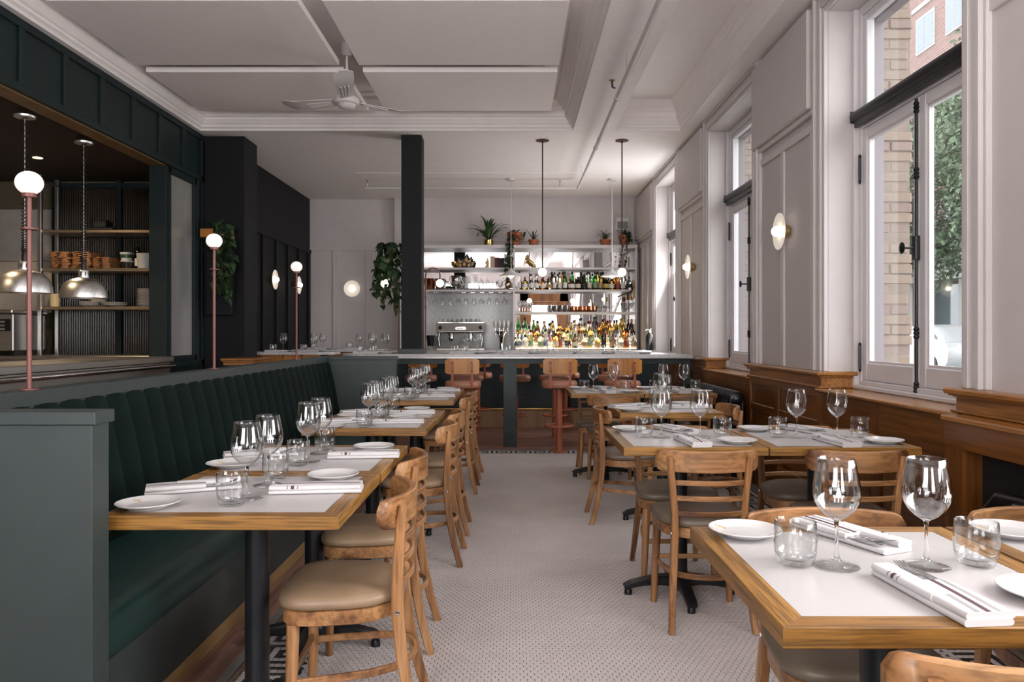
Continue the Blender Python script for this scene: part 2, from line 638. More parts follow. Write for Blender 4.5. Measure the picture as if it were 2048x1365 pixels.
def special_mats():
    m, nt, b = newmat('mirror')
    b.inputs['Base Color'].default_value = (.86, .86, .87, 1)
    b.inputs['Metallic'].default_value = 1.0
    b.inputs['Roughness'].default_value = .012
    n = noise_src(nt, 2.2, 1)
    bump(nt, n.outputs['Fac'], b, .012, .05)
    # velvet
    m, nt, b = newmat('velvet')
    n = noise_src(nt, 5, 5, (1, 1, .35))
    r = ramp(nt, n.outputs['Fac'], [(.35, (.0012, .005, .0042)), (.60, (.0035, .0125, .0100)), (.85, (.016, .036, .029))])
    nt.links.new(r.outputs[0], b.inputs['Base Color'])
    b.inputs['Roughness'].default_value = .8
    b.inputs['Sheen Weight'].default_value = .05
    b.inputs['Specular IOR Level'].default_value = .12
    b.inputs['Sheen Roughness'].default_value = .35
    b.inputs['Sheen Tint'].default_value = (.35, .55, .48, 1)
    n2 = noise_src(nt, 400, 2)
    bump(nt, n2.outputs['Fac'], b, .15)
    # terrazzo
    for nm, base, spot, sc, th in (('terrazzo', (.60, .585, .58), (.20, .19, .19), 70, .30), ('terrazzo_wall', (.52, .52, .52), (.22, .22, .22), 55, .30)):
        m, nt, b = newmat(nm)
        tc = nt.nodes.new('ShaderNodeTexCoord')
        v = nt.nodes.new('ShaderNodeTexVoronoi'); v.inputs['Scale'].default_value = sc
        nt.links.new(tc.outputs['Object'], v.inputs['Vector'])
        r = ramp(nt, v.outputs['Distance'], [(th - .06, spot), (th + .06, base)])
        n = noise_src(nt, sc * .6, 2)
        r2 = ramp(nt, n.outputs['Fac'], [(.45, (1, 1, 1)), (.6, (0, 0, 0))])
        mx = nt.nodes.new('ShaderNodeMix'); mx.data_type = 'RGBA'
        nt.links.new(r2.outputs[0], mx.inputs[0])
        nt.links.new(r.outputs[0], mx.inputs[7])
        mx.inputs[6].default_value = c4(base)
        nt.links.new(mx.outputs[2], b.inputs['Base Color'])
        b.inputs['Roughness'].default_value = .22
    # distant red brick
    m, nt, b = newmat('brick_far')
    tc = nt.nodes.new('ShaderNodeTexCoord')
    sp = nt.nodes.new('ShaderNodeSeparateXYZ'); cb = nt.nodes.new('ShaderNodeCombineXYZ')
    nt.links.new(tc.outputs['Object'], sp.inputs[0])
    nt.links.new(sp.outputs['Y'], cb.inputs[0]); nt.links.new(sp.outputs['Z'], cb.inputs[1])
    bk = nt.nodes.new('ShaderNodeTexBrick')
    bk.inputs['Color1'].default_value = (.15, .085, .074, 1)
    bk.inputs['Color2'].default_value = (.19, .112, .098, 1)
    bk.inputs['Mortar'].default_value = (.30, .25, .23, 1)
    bk.inputs['Scale'].default_value = 2.2
    bk.inputs['Mortar Size'].default_value = .018
    nt.links.new(cb.outputs[0], bk.inputs['Vector'])
    nt.links.new(bk.outputs['Color'], b.inputs['Base Color'])
    b.inputs['Roughness'].default_value = .9
    # reeded / frosted glass
    m, nt, b = newmat('reeded_glass')
    b.inputs['Base Color'].default_value = (.16, .15, .14, 1)
    b.inputs['Roughness'].default_value = .16
    n = noise_src(nt, 2, 2)
    r = ramp(nt, n.outputs['Fac'], [(.3, (.010, .008, .006)), (.7, (.040, .026, .016))])
    nt.links.new(r.outputs[0], b.inputs['Base Color'])
    b.inputs['Specular IOR Level'].default_value = .35
    m, nt, b = newmat('smoked_pane')
    b.inputs['Base Color'].default_value = (.20, .19, .185, 1)
    b.inputs['Roughness'].default_value = .25
    n = noise_src(nt, 3, 3, (1, 1, .15))
    r = ramp(nt, n.outputs['Fac'], [(.3, (.26, .25, .24)), (.7, (.40, .385, .37))])
    nt.links.new(r.outputs[0], b.inputs['Base Color'])


special_mats()

# ================================================================== STRUCTURE
ZC = 3.65      # flat ceiling
ZR = 3.98      # coffer recess
WX = 2.14      # right wall plane
OPEN = [(0.44, 2.02), (3.57, 5.15), (6.70, 8.22), (9.85, 11.25)]
PIER = [(-2.6, 0.44), (2.02, 3.57), (5.15, 6.70), (8.22, 9.85), (11.25, 13.3)]


def np_mesh(name, V, loops, sizes, mats, mat_idx=None):
    me = bpy.data.meshes.new(name)
    me.vertices.add(len(V)); me.vertices.foreach_set('co', np.asarray(V, np.float32).ravel())
    me.loops.add(len(loops)); me.loops.foreach_set('vertex_index', np.asarray(loops, np.int32))
    st = np.concatenate(([0], np.cumsum(sizes)[:-1]))
    me.polygons.add(len(sizes)); me.polygons.foreach_set('loop_start', st.astype(np.int32))
    for m in mats: me.materials.append(MT[m])
    if mat_idx is not None: me.polygons.foreach_set('material_index', np.asarray(mat_idx, np.int32))
    me.update(calc_edges=True)
    me.validate()
    me.polygons.foreach_set('use_smooth', [False] * len(me.polygons))
    return me


def tiles(name, centers, poly, top, mats, parent, idx=None, depth=.003, inset=.9):
    """many small flat tiles with chamfered edges in one mesh"""
    C = np.asarray(centers, np.float32)
    poly = np.asarray(poly, np.float32)
    k = len(poly)
    n = len(C)
    base = np.zeros((n, 2 * k, 3), np.float32)
    base[:, :k, 0] = C[:, None, 0] + poly[None, :, 0]
    base[:, :k, 1] = C[:, None, 1] + poly[None, :, 1]
    base[:, :k, 2] = top - depth
    base[:, k:, 0] = C[:, None, 0] + poly[None, :, 0] * inset
    base[:, k:, 1] = C[:, None, 1] + poly[None, :, 1] * inset
    base[:, k:, 2] = top
    L = []
    sz = []
    for i in range(k):
        j = (i + 1) % k
        L += [i, j, k + j, k + i]; sz.append(4)
    L += list(range(k, 2 * k)); sz.append(k)
    L = (np.asarray(L)[None, :] + (np.arange(n) * 2 * k)[:, None]).ravel()
    S = np.tile(np.asarray(sz), n)
    mi = None if idx is None else np.repeat(np.asarray(idx), len(sz))
    me = np_mesh(name, base.reshape(-1, 3), L, S, mats, mi)
    o = bpy.data.objects.new(name, me)
    COL.objects.link(o)
    o.parent = parent
    o['kind'] = 'stuff'
    return o


def make_floor():
    fl = MB().box(-1.9, 2.12, -2.6, 8.53, -.12, -.003).build('floor', 'grout')
    tag(fl, 'white hexagon mosaic tiled floor with a dark key border', 'floor', kind='structure')
    w, rp = .027, .027 * math.sqrt(3) / 2
    R = .0247 / math.sqrt(3)
    hexp = [(R * math.sin(a), R * math.cos(a)) for a in [-math.pi / 3 * i for i in range(6)]]
    near, rest = [], []
    r = 0
    y = 1.5
    while y < 8.2:
        x = -.812 + (w / 2 if r % 2 else 0)
        while x < 1.745:
            (near if (2.80 < y < 3.09 and -.31 < x < .56) else rest).append((x, y))
            x += w
        y += rp
        r += 1
    near.sort(key=lambda p: p[1])
    rest += near[300:]
    near = near[:300]
    me = MB()
    me.add([(x, y, -.003) for x, y in hexp] + [(x * .93, y * .93, 0) for x, y in hexp],
           [(i, (i + 1) % 6, 6 + (i + 1) % 6, 6 + i) for i in range(6)] + [tuple(range(6, 12))])
    m = me.mesh('hex_tile', 'tile_white')
    for x, y in near:
        inst('hex_tile', m, fl, (x, y, 0))
    tiles('hex_tile_field', rest, hexp, 0.0, ['tile_white'], fl, inset=.93)
    # square mosaic key border
    s = .02625
    sq = [(-s * .47, -s * .47), (s * .47, -s * .47), (s * .47, s * .47), (-s * .47, s * .47)]
    motif = ['01111110', '01000010', '01011010', '01010010', '01011110', '01000000', '01111110', '00000000']
    C, I = [], []
    n = int((8.2 - 1.5) / s)
    for j in range(n):
        y = 1.5 + (j + .5) * s
        for i in range(8):
            C.append((-1.036 + (i + .5) * s, y)); I.append(int(motif[j % 8][i]))
            C.append((1.96 - (i + .5) * s, y)); I.append(int(motif[(j + 3) % 8][i]))
        C.append((-1.049, y)); I.append(2)
        C.append((1.973, y)); I.append(2)
    for i in range(int((1.75 + .826) / s)):
        for j in range(8):
            C.append((-.826 + (i + .5) * s, 8.212 + (j + .5) * s)); I.append(int(motif[i % 8][j]))
    tiles('mosaic_border', C, sq, 0.0, ['tile_white', 'tile_dark', 'tile_brown'], fl, I, inset=.93)
    MB().box(-1.105, -1.066, -2.6, 8.2, -.003, .0).box(1.99, 2.1, -2.6, 8.2, -.003, 0).box(-1.1, 2.1, 8.43, 8.53, -.003, 0).build('stone_band', 'tile_grey', fl)
    pl = MB().box(-.0332, .0332, -.6, .6, -.012, .003, .002).mesh('plank', 'floor_walnut_y')
    for c in range(2):
        for k in range(6):
            inst('plank', pl, fl, (-1.2035 + c * .067 + .0 , 1.5 + k * 1.202 - c * .5, 0))
    w2 = MB().box(-6.5, 2.12, 8.53, 13.3, -.12, 0).box(-6.5, -1.9, -2.6, 8.53, -.12, 0).build('floor', 'floor_walnut')
    tag(w2, 'reddish brown wooden plank floor in front of the bar', 'floor', kind='structure')
    p2 = MB().box(-.9, .9, -.07, .07, 0, .004, .0015).mesh('plank', 'floor_walnut')
    for j in range(14):
        for i in range(3):
            inst('plank', p2, w2, (-1.35 + i * 1.804 - (j % 3) * .35, 8.60 + j * .1415, 0))


def rect_ring(x0, x1, y0, y1, o, z):
    return [(x0 + o, y0 + o, z), (x1 - o, y0 + o, z), (x1 - o, y1 - o, z), (x0 + o, y1 - o, z)]


def make_ceiling():
    c = MB()
    A = (-3.62, .688, -2.4, 8.76)
    B = (1.17, 1.93, -2.4, 8.76)
    c.box(-3.90, A[0], -2.6, 8.76, ZC, 4.05)
    c.box(A[1], B[0], -2.6, 8.76, ZC, 4.05)
    c.box(B[1], 2.47, -2.6, 8.76, ZC, 4.05)
    c.box(-4.0, 2.47, 8.76, 13.4, ZC, 4.05)
    c.box(-3.90, 2.47, -2.7, -2.4, ZC, 4.05)
    c.box(-4.0, 2.47, -2.7, 8.8, ZR, 4.05)
    o = c.build('ceiling', 'ceiling_white')
    tag(o, 'white coffered plaster ceiling with moulded cornices', 'ceiling', kind='structure')
    prof = [(.002, 3.652), (.002, 3.672), (.03, 3.69), (.03, 3.712), (.05, 3.72), (.085, 3.765), (.085, 3.782), (.105, 3.79), (.105, 3.845), (.135, 3.87), (.135, 3.892), (.16, 3.90), (.205, 3.945), (.205, 3.975), (.23, 3.98)]
    for r in (A, B):
        k = .62 if r is B else 1.0
        m = MB().loft([rect_ring(*r, oo * k, z) for oo, z in prof], False, False)
        m.build('cornice', 'ceiling_white', o)
    # inner picture-frame moulding on the coffer
    pr = [(.30, 3.979), (.30, 3.955), (.33, 3.945), (.35, 3.955), (.38, 3.955), (.38, 3.979)]
    MB().loft([rect_ring(*A, oo, z) for oo, z in pr], False, False).build('ceiling_moulding', 'ceiling_white', o)
    # faint plaster seams near the bar
    MB().box(-2.3, .95, 11.02, 11.06, ZC - .006, ZC + .01).build('plaster_seam', 'ceiling_white', o)


def make_right_wall():
    m = MB()
    m.box(WX, 2.47, -2.6, 13.3, 0, .905)
    m.box(WX, 2.47, -2.6, 13.3, 3.49, ZC)
    for a, b in PIER: m.box(WX, 2.47, a, b, .905, 3.49)
    w = m.build('wall_right', 'wall_white')
    tag(w, 'white panelled plaster wall with deep window openings', 'wall', kind='structure')
    for a, b in PIER[1:]:
        e = min(b, 13.05)
        p0, p1 = a + .21, e - (.08 if e == b else .02)
        MB().box(2.075, WX, p0, p1, 2.89, 3.60, .012).build('upper_panel', 'wall_white', w)
        MB().box(2.105, WX, p0 - .01, p1 + .01, 2.85, 2.89, .006).build('panel_ledge', 'trim_white', w)
        MB().box(2.122, WX, p0, p1, 2.735, 2.795, .004).build('rail', 'trim_white', w)
        n = max(2, int(round((p1 - p0) / .62)))
        for k in range(n + 1):
            y = p0 + .035 + (p1 - p0 - .07) * k / n
            MB().box(2.122, WX, y - .035, y + .035, 1.04, 2.735, .004).build('batten', 'trim_white', w)
    # outer brick face of the building, a little back from the windows
    for i, (a, b) in enumerate(OPEN):
        pass
    return w


def brick_pier(y, side, label):
    """brick outer reveal at the far jamb of a window, facing the camera"""
    r = thing('brick_pier', label, 'brickwork', (0, 0, 0), kind='structure')
    MB().box(2.505, 2.70, y + .012, y + 1.4, .80, 3.62).build('mortar_core', 'mortar', r)
    bl = MB().box(-.5, .5, -.5, .5, -.5, .5, .06).mesh('brick', 'brick_tan')
    bl2 = MB().box(-.5, .5, -.5, .5, -.5, .5, .06).mesh('brick', 'brick_pink')
    z, k = .80, 0
    h = .0695
    rnd = random.Random(3)
    while z < 3.58:
        me = bl if k % 2 == 0 else (bl2 if rnd.random() < .5 else bl)
        quoin = (k // 3) % 2 == 0
        x1 = 2.715 if quoin else 2.69
        if k % 2 == 0:
            cuts = [2.50, x1]
        else:
            cuts = [2.50, 2.56 + rnd.uniform(-.006, .006), x1]
        for a, b in zip(cuts[:-1], cuts[1:]):
            dy = rnd.uniform(-.004, .006) + (.0 if quoin else .008)
            inst('brick', me, r, ((a + b) / 2, y + .05 + dy, z + h / 2), (0, 0, 0), (b - a - .007, .1, h - .008))
        z += h
        k += 1
    return r


def make_window(n, a, b, full=True):
    """casement window of the right wall between y = a and b"""
    lab = {1: 'tall white casement window beside the near right-hand tables', 2: 'tall white casement window above the black radiator',
           3: 'tall white casement window beside the bar counter', 4: 'tall white casement window of the right wall nearest the camera'}[n]
    w = thing('window_%d' % n, lab, 'window', (0, 0, 0), kind='structure')
    z0, z1, zt = .98, 3.49, 2.72
    X0, X1 = 2.33, 2.42
    # casing on the wall face: stepped moulding, jambs and head
    cs = MB()
    for (o0, o1, d) in ((0, .035, .030), (.035, .075, .045), (.075, .13, .030), (.13, .165, .050), (.165, .19, .03)):
        cs.box(WX - d, WX, a - o1, a - o0, 1.04, z1 + o1, .004)
        cs.box(WX - d, WX, b + o0, b + o1, 1.04, z1 + o1, .004)
        cs.box(WX - d, WX, a - o0, b + o0, z1 + o0, min(z1 + o1, ZC - .002), .004)
    cs.build('casing', 'trim_white', w)
    fr = MB()
    for y, s in ((a, 1), (b, -1)):
        fr.box(X0 - .03, X1, y + s * .0005, y + s * .035, .9255, z1 - .0005, .004)
        fr.box(X0, X1, y + s * .0351, y + s * .075, .9255, z1 - .0005, .006)
    fr.box(X0, X1, a + .0755, b - .0755, z1 - .06, z1, .005)
    fr.box(X0, X1, a + .0755, b - .0755, zt - .05, zt + .05, .005)
    fr.build('frame', 'window_white', w)
    MB().box(X0 - .035, X1 - .001, a + .0352, b - .0352, .9255, .955, .006).box(X0 - .015, X1 - .001, a + .0755, b - .0755, .955, .985, .004).build('bottom_rail', 'window_white', w)
    # outer timber lining seen through the glass
    MB().box(2.4205, 2.502, b - .035, b + .01, .93, 3.6).box(2.4205, 2.502, a - .01, a + .035, .93, 3.6).box(2.43, 2.50, a, b, 3.40, 3.6).build('outer_lining', 'outer_paint', w)
    MB().box(2.43, 2.62, a, b, .86, .93).build('outer_sill', 'concrete_white', w)
    # transom light
    ts = MB()
    ya, yb = a + .075, b - .075
    for q in ((ya, ya + .05, zt + .05, z1 - .06), (yb - .05, yb, zt + .05, z1 - .06), (ya + .05, yb - .05, zt + .05, zt + .10), (ya + .05, yb - .05, z1 - .11, z1 - .06)):
        ts.box(X0 + .012, X0 + .06, q[0], q[1], q[2], q[3], .006)
    t = ts.build('transom_sash', 'window_white', w)
    MB().box(X0 + .035, X0 + .039, ya + .05, yb - .05, zt + .10, z1 - .11).build('pane', 'pane_glass', t)
    mid = (a + b) / 2
    for y0, y1 in ((ya, mid - .002), (mid + .002, yb)):
        lf = MB()
        zb, ztp = .988, zt - .052
        for q in ((y0, y0 + .065, zb, ztp), (y1 - .065, y1, zb, ztp), (y0 + .065, y1 - .065, zb, zb + .115), (y0 + .065, y1 - .065, ztp - .075, ztp)):
            lf.box(X0 + .006, X0 + .056, q[0], q[1], q[2], q[3], .006)
        for q in ((y0 + .065, y0 + .08, zb + .115, ztp - .075), (y1 - .08, y1 - .065, zb + .115, ztp - .075), (y0 + .08, y1 - .08, zb + .115, zb + .13), (y0 + .08, y1 - .08, ztp - .09, ztp - .075)):
            lf.box(X0 + .018, X0 + .045, q[0], q[1], q[2], q[3])
        leaf = lf.build('casement', 'window_white', w)
        MB().box(X0 + .032, X0 + .036, y0 + .08, y1 - .08, zb + .13, ztp - .09).build('pane', 'pane_glass', leaf)
    if full:
        for y in (ya - .004, yb + .004):
            for z in (1.14, 2.40):
                h = MB().tube([(X0 - .008, y, z - .075), (X0 - .008, y, z + .075)], .010, 8)
                h.sphere((X0 - .008, y, z - .085), .011, 8, 6).sphere((X0 - .008, y, z + .085), .011, 8, 6)
                h.tube([(X0 - .008, y, z - .10), (X0 - .008, y, z - .085)], .005, 6).tube([(X0 - .008, y, z + .085), (X0 - .008, y, z + .10)], .005, 6)
                h.build('hinge', 'black_iron', w, 40)
        e = MB().tube([(X0 - .012, mid, .96), (X0 - .012, mid, zt - .07)], .0085, 8)
        for z in (.985, 1.30, 2.22, 2.60):
            e.lathe([(0, -.035), (.010, -.035), (.017, -.022), (.012, -.01), (.018, 0), (.012, .01), (.017, .022), (.010, .035), (0, .035)], 10, (X0 - .012, mid, z))
        e.box(X0 - .03, X0 + .004, mid - .016, mid + .016, 1.72, 1.86, .004)
        rod = e.build('espagnolette_bolt', 'black_iron', w, 40)
        k = MB().tube([(X0 - .03, mid, 1.79), (X0 - .085, mid, 1.79)], .007, 8)
        k.sphere((X0 - .095, mid, 1.79), .03, 12, 8, (.35, 1, 1.15))
        k.build('knob', 'black_iron', rod, 50)
    return w


def make_blind(a, b, lab):
    r = thing('roller_blind', lab, 'blind', (2.30, 0, 2.755))
    MB().tube([(0, a + .045, 0), (0, b - .045, 0)], .036, 16).build('roll', 'black_blind', r, 50)
    MB().box(-.012, .012, a + .06, b - .06, -.075, -.03, .003).build('hem_bar', 'black_blind', r)
    for y in (a + .037, b - .045): MB().box(-.03, .028, y, y + .008, -.04, .04, .004).build('bracket', 'black_plastic', r)


def make_wainscot():
    t = thing('trim_1', 'dark varnished oak wainscot, sills and pier caps along the right wall', 'wainscot', (0, 0, 0), kind='structure')
    # body below
    MB().box(2.10, WX, -2.6, 10.54, 0, .90).build('backing', 'wainscot', t)
    MB().box(2.075, 2.10, -2.6, 10.54, 0, .15, .006).box(2.085, 2.10, -2.6, 10.54, .15, .175, .004).build('plinth', 'wainscot', t)
    for a, b in OPEN:
        if a > 10: continue
        e = min(b, 10.5)
        MB().box(2.055, 2.332, a - .02, e + .02, .902, .925, .006).build('sill_board', 'cap_oak', t)
        MB().box(2.08, 2.10, a, e, .70, .90, .003).build('frieze_board', 'wainscot', t)
    for a, b in PIER:
        e = min(b + .045, 10.52)
        s = a - .045
        if a > 10.5: continue
        s = max(s, -2.55)
        MB().box(2.045, 2.328, s, e, 1.012, 1.04, .008).build('pier_cap', 'cap_oak', t)
        c = MB().box(2.075, 2.326, s + .03, e - .03, .998, 1.012, .003).box(2.062, 2.327, s + .016, e - .016, 1.004, 1.0125, .003)
        c.build('cap_moulding', 'cap_oak', t)
        MB().box(2.09, 2.324, s + .04, e - .04, .935, .998).build('pier_frieze', 'cap_oak', t)
        MB().box(2.068, 2.326, s + .022, e - .022, .926, .938, .004).build('frieze_moulding', 'cap_oak', t)
        MB().box(2.085, 2.10, s + .02, e - .02, .86, .926, .003).build('pier_rail', 'wainscot', t)
    # stiles, rails and recessed panels
    ys = []
    for a, b in PIER + OPEN:
        ys += [a, b]
    ys = sorted(set([y for y in ys if -2 < y < 10.5] + [6.0, 4.36, 7.46, 9.0, 1.2]))
    for y in ys:
        MB().box(2.078, 2.10, y - .045, y + .045, .175, .90, .003).build('stile', 'wainscot_z', t)
    for y0, y1 in zip(ys[:-1], ys[1:]):
        MB().box(2.084, 2.10, y0 + .045, y1 - .045, .64, .70, .004).build('rail', 'wainscot', t)
        MB().box(2.084, 2.10, y0 + .045, y1 - .045, .175, .25, .004).build('rail', 'wainscot', t)
        p = MB()
        A, B = (y0 + .075, y1 - .075), (.28, .61)
        p.loft([[(2.1005, A[0], B[0]), (2.1005, A[1], B[0]), (2.1005, A[1], B[1]), (2.1005, A[0], B[1])],
                [(2.088, A[0] + .004, B[0] + .004), (2.088, A[1] - .004, B[0] + .004), (2.088, A[1] - .004, B[1] - .004), (2.088, A[0] + .004, B[1] - .004)],
                [(2.092, A[0] + .03, B[0] + .03), (2.092, A[1] - .03, B[0] + .03), (2.092, A[1] - .03, B[1] - .03), (2.092, A[0] + .03, B[1] - .03)]], True, True)
        p.build('raised_panel', 'wainscot', t)


def make_left_wall():
    X = -3.69
    w = thing('wall_left', 'dark green panelled wall around the open kitchen pass', 'wall', (0, 0, 0), kind='structure')
    MB().box(-3.88, X, -2.6, 9.0, 3.10, ZC).build('bulkhead', 'deep_green', w)
    MB().box(-3.88, X, -2.6, 9.0, 0, 1.0).build('dado', 'deep_green', w)
    MB().box(X, X + .022, -2.6, 9.0, 3.585, ZC, .003).build('top_rail', 'deep_green', w)
    MB().box(X, X + .022, -2.6, 9.0, 3.10, 3.16, .003).build('bottom_rail', 'deep_green', w)
    MB().box(-3.86, -3.70, -2.6, 8.04, 3.088, 3.10).build('soffit_strip', 'antique_gold', w)
    y = 3.45
    for k in range(11):
        yy = 3.45 + .555 * k
        MB().box(X, X + .022, yy - .035, yy + .035, 3.16, 3.585, .003).build('batten', 'deep_green', w)
        MB().box(X, X + .022, yy - .035, yy + .035, .1, .93, .003).build('batten', 'deep_green', w)
    MB().box(X, X + .022, -2.6, 9.0, .93, 1.0, .003).build('dado_rail', 'deep_green', w)
    MB().box(-3.87, X, 8.04, 8.12, 1.0, 3.10, .003).build('jamb', 'deep_green', w)
    MB().box(-3.86, X, 8.80, 9.0, 1.0, 3.10).box(X, X + .022, 8.80, 8.86, 1.0, 3.1, .003).box(X, X + .022, 8.93, 9.0, .1, 3.585, .003).build('corner_post', 'deep_green', w)
    v = thing('window_5', 'narrow smoked glass window at the end of the kitchen pass', 'window', (0, 0, 0), kind='structure')
    f = MB()
    f.box(-3.76, X + .01, 8.12, 8.15, 1.0, 3.1, .003).box(-3.76, X + .01, 8.76, 8.80, 1.0, 3.1, .003).box(-3.76, X + .01, 8.12, 8.80, 1.0, 1.06, .003).box(-3.76, X + .01, 8.12, 8.80, 3.03, 3.1, .003)
    f.build('frame', 'deep_green', v)
    MB().box(-3.73, -3.72, 8.15, 8.76, 1.06, 3.03).build('pane', 'smoked_pane', v)
    # kitchen room behind the pass
    k = thing('wall_kitchen', 'kitchen walls behind the pass with reeded glass screen and marble splashback', 'wall', (0, 0, 0), kind='structure')
    MB().box(-6.6, -6.5, -2.6, 9.2, 0, 3.3).build('side_wall', 'kitchen_wall', k)
    MB().box(-6.5, -3.88, 9.05, 9.2, 0, 3.3).build('end_wall', 'kitchen_wall', k)
    MB().box(-6.6, -3.88, -2.6, 9.2, 3.12, 3.25).build('kitchen_ceiling', 'kitchen_ceiling', k)
    for i in range(3):
        for j in range(2):
            x1 = -5.46 - i * .36
            MB().box(max(x1 - .354, -6.49), x1, 9.03, 9.05, 1.55 + .62 * j, 1.55 + .62 * (j + 1) - .006, .002).build('marble_tile', 'marble', k)
    gx = [-5.44, -4.68, -3.89]
    fr = MB()
    for x in gx: fr.box(x - .03, x + .03, 8.97, 9.05, 1.0, 3.12, .003)
    for z in (1.03, 3.06): fr.box(-5.44, -3.89, 8.98, 9.05, z - .03, z + .03, .003)
    fr.build('screen_frame', 'deep_green', k)
    for x0, x1 in zip(gx[:-1], gx[1:]):
        a, b = x0 + .03, x1 - .03
        n = int((b - a) / .028)
        pts = []
        for i in range(n):
            for q in range(6):
                u = (i + q / 6) / n
                pts.append((a + (b - a) * u, 9.02 - .009 * math.sin(math.pi * q / 6)))
        pts.append((b, 9.02))
        pm = MB()
        vs = [(x, y, 1.06) for x, y in pts] + [(x, y, 3.03) for x, y in pts]
        N = len(pts)
        pm.add(vs, [(i, i + 1, N + i + 1, N + i) for i in range(N - 1)])
        pm.build('reeded_pane', 'reeded_glass', k, 60)


def make_dark_walls():
    w = thing('wall_dark', 'charcoal painted end wall with vertical panelling beyond the kitchen', 'wall', (0, 0, 0), kind='structure')
    MB().box(-3.89, -3.20, 9.0, 9.45, 0, ZC).build('chimney_breast', 'dark_wall', w)
    MB().box(-3.89, -3.55, 9.45, 13.3, 0, ZC).build('plaster', 'dark_wall', w)
    MB().box(-3.55, -3.522, 9.45, 13.2, 2.70, 2.77, .003).build('rail', 'dark_wall', w)
    for y in (10.10, 10.71, 11.32, 11.9, 12.5, 13.1):
        MB().box(-3.55, -3.522, y - .055, y + .055, 0, 2.70, .003).build('batten', 'dark_wall', w)
    b = thing('wall_back', 'pale grey back wall with flat panel mouldings behind the bar', 'wall', (0, 0, 0), kind='structure')
    MB().box(-3.9, 2.47, 13.2, 13.4, 0, ZC).build('plaster', 'wall_white', b)
    MB().box(-2.05, WX, 13.06, 13.2, 0, ZC).build('nib', 'wall_white', b)
    MB().box(-3.55, -2.05, 13.178, 13.2, 2.755, 2.81, .004).build('rail', 'wall_white', b)
    for x in (-3.09, -2.52):
        MB().box(x - .055, x + .055, 13.18, 13.2, 0, 2.755, .004).build('batten', 'wall_white', b)
    MB().box(-2.05, 2.1, 13.04, 13.06, 2.9, 2.93, .002).build('picture_rail', 'wall_white', b)
    f = thing('wall_front', 'street wall behind the camera with tall windows', 'wall', (0, 0, 0), kind='structure')
    m = MB()
    m.box(-6.6, .55, -2.75, -2.6, 0, .75).box(-6.6, 2.47, -2.75, -2.6, 3.30, ZC + .4)
    for x0, x1, z0, z1 in ((-6.6, -2.95, .75, 3.3), (-.6, .55, .75, 3.3), (1.75, 2.47, 0, 3.3), (.55, 1.75, 2.55, 3.3)): m.box(x0, x1, -2.75, -2.6, z0, z1)
    m.build('plaster', 'wall_white', f)
    g = MB()
    x0, x1 = -2.95, -.6
    for q in ((x0 - .1, x0 + .06), (x1 - .06, x1 + .1), ((x0 + x1) / 2 - .04, (x0 + x1) / 2 + .04)): g.box(q[0], q[1], -2.62, -2.56, .75, 3.3, .004)
    for z in (.75, 2.6, 3.23): g.box(x0, x1, -2.62, -2.56, z, z + .07, .004)
    g.build('window_frame', 'window_white', f)
    d = thing('door_1', 'oak entrance door surround in the street wall', 'door', (0, 0, 0), kind='structure')
    MB().box(.25, .55, -2.6, -2.52, 0, 3.3, .01).box(1.75, 2.05, -2.6, -2.52, 0, 3.3, .01).box(.25, 2.05, -2.6, -2.52, 2.55, 3.3, .01).build('surround', 'door_oak', d)
    MB().box(.55, .68, -2.62, -2.57, .0, 2.55, .006).box(1.62, 1.75, -2.62, -2.57, 0, 2.55, .006).box(.68, 1.62, -2.62, -2.57, 0, .4, .006).box(.68, 1.62, -2.62, -2.57, 2.42, 2.55, .006).build('door_leaf', 'door_oak', d)
    MB().box(-3.90, -3.88, -2.6, 9.0, ZC - .02, 4.06).box(2.45, 2.47, -2.6, 13.3, ZC - .02, 4.06).build('upper_wall', 'wall_white', f)


make_floor()
make_ceiling()
make_right_wall()
for n, (a, b) in zip((4, 1, 2, 3), OPEN):
    make_window(n, a, b, n != 4)
for (a, b), l in zip(OPEN[1:], ('black roller blind rolled up across the window beside the near right-hand tables', 'black roller blind rolled up across the window above the radiator', 'black roller blind rolled up across the window by the bar')):
    make_blind(a, b, l)
brick_pier(5.15, 1, 'tan brick outer jamb seen through the nearest window')
brick_pier(8.22, 1, 'tan brick outer jamb seen through the window above the radiator')
make_wainscot()
make_left_wall()
make_dark_walls()

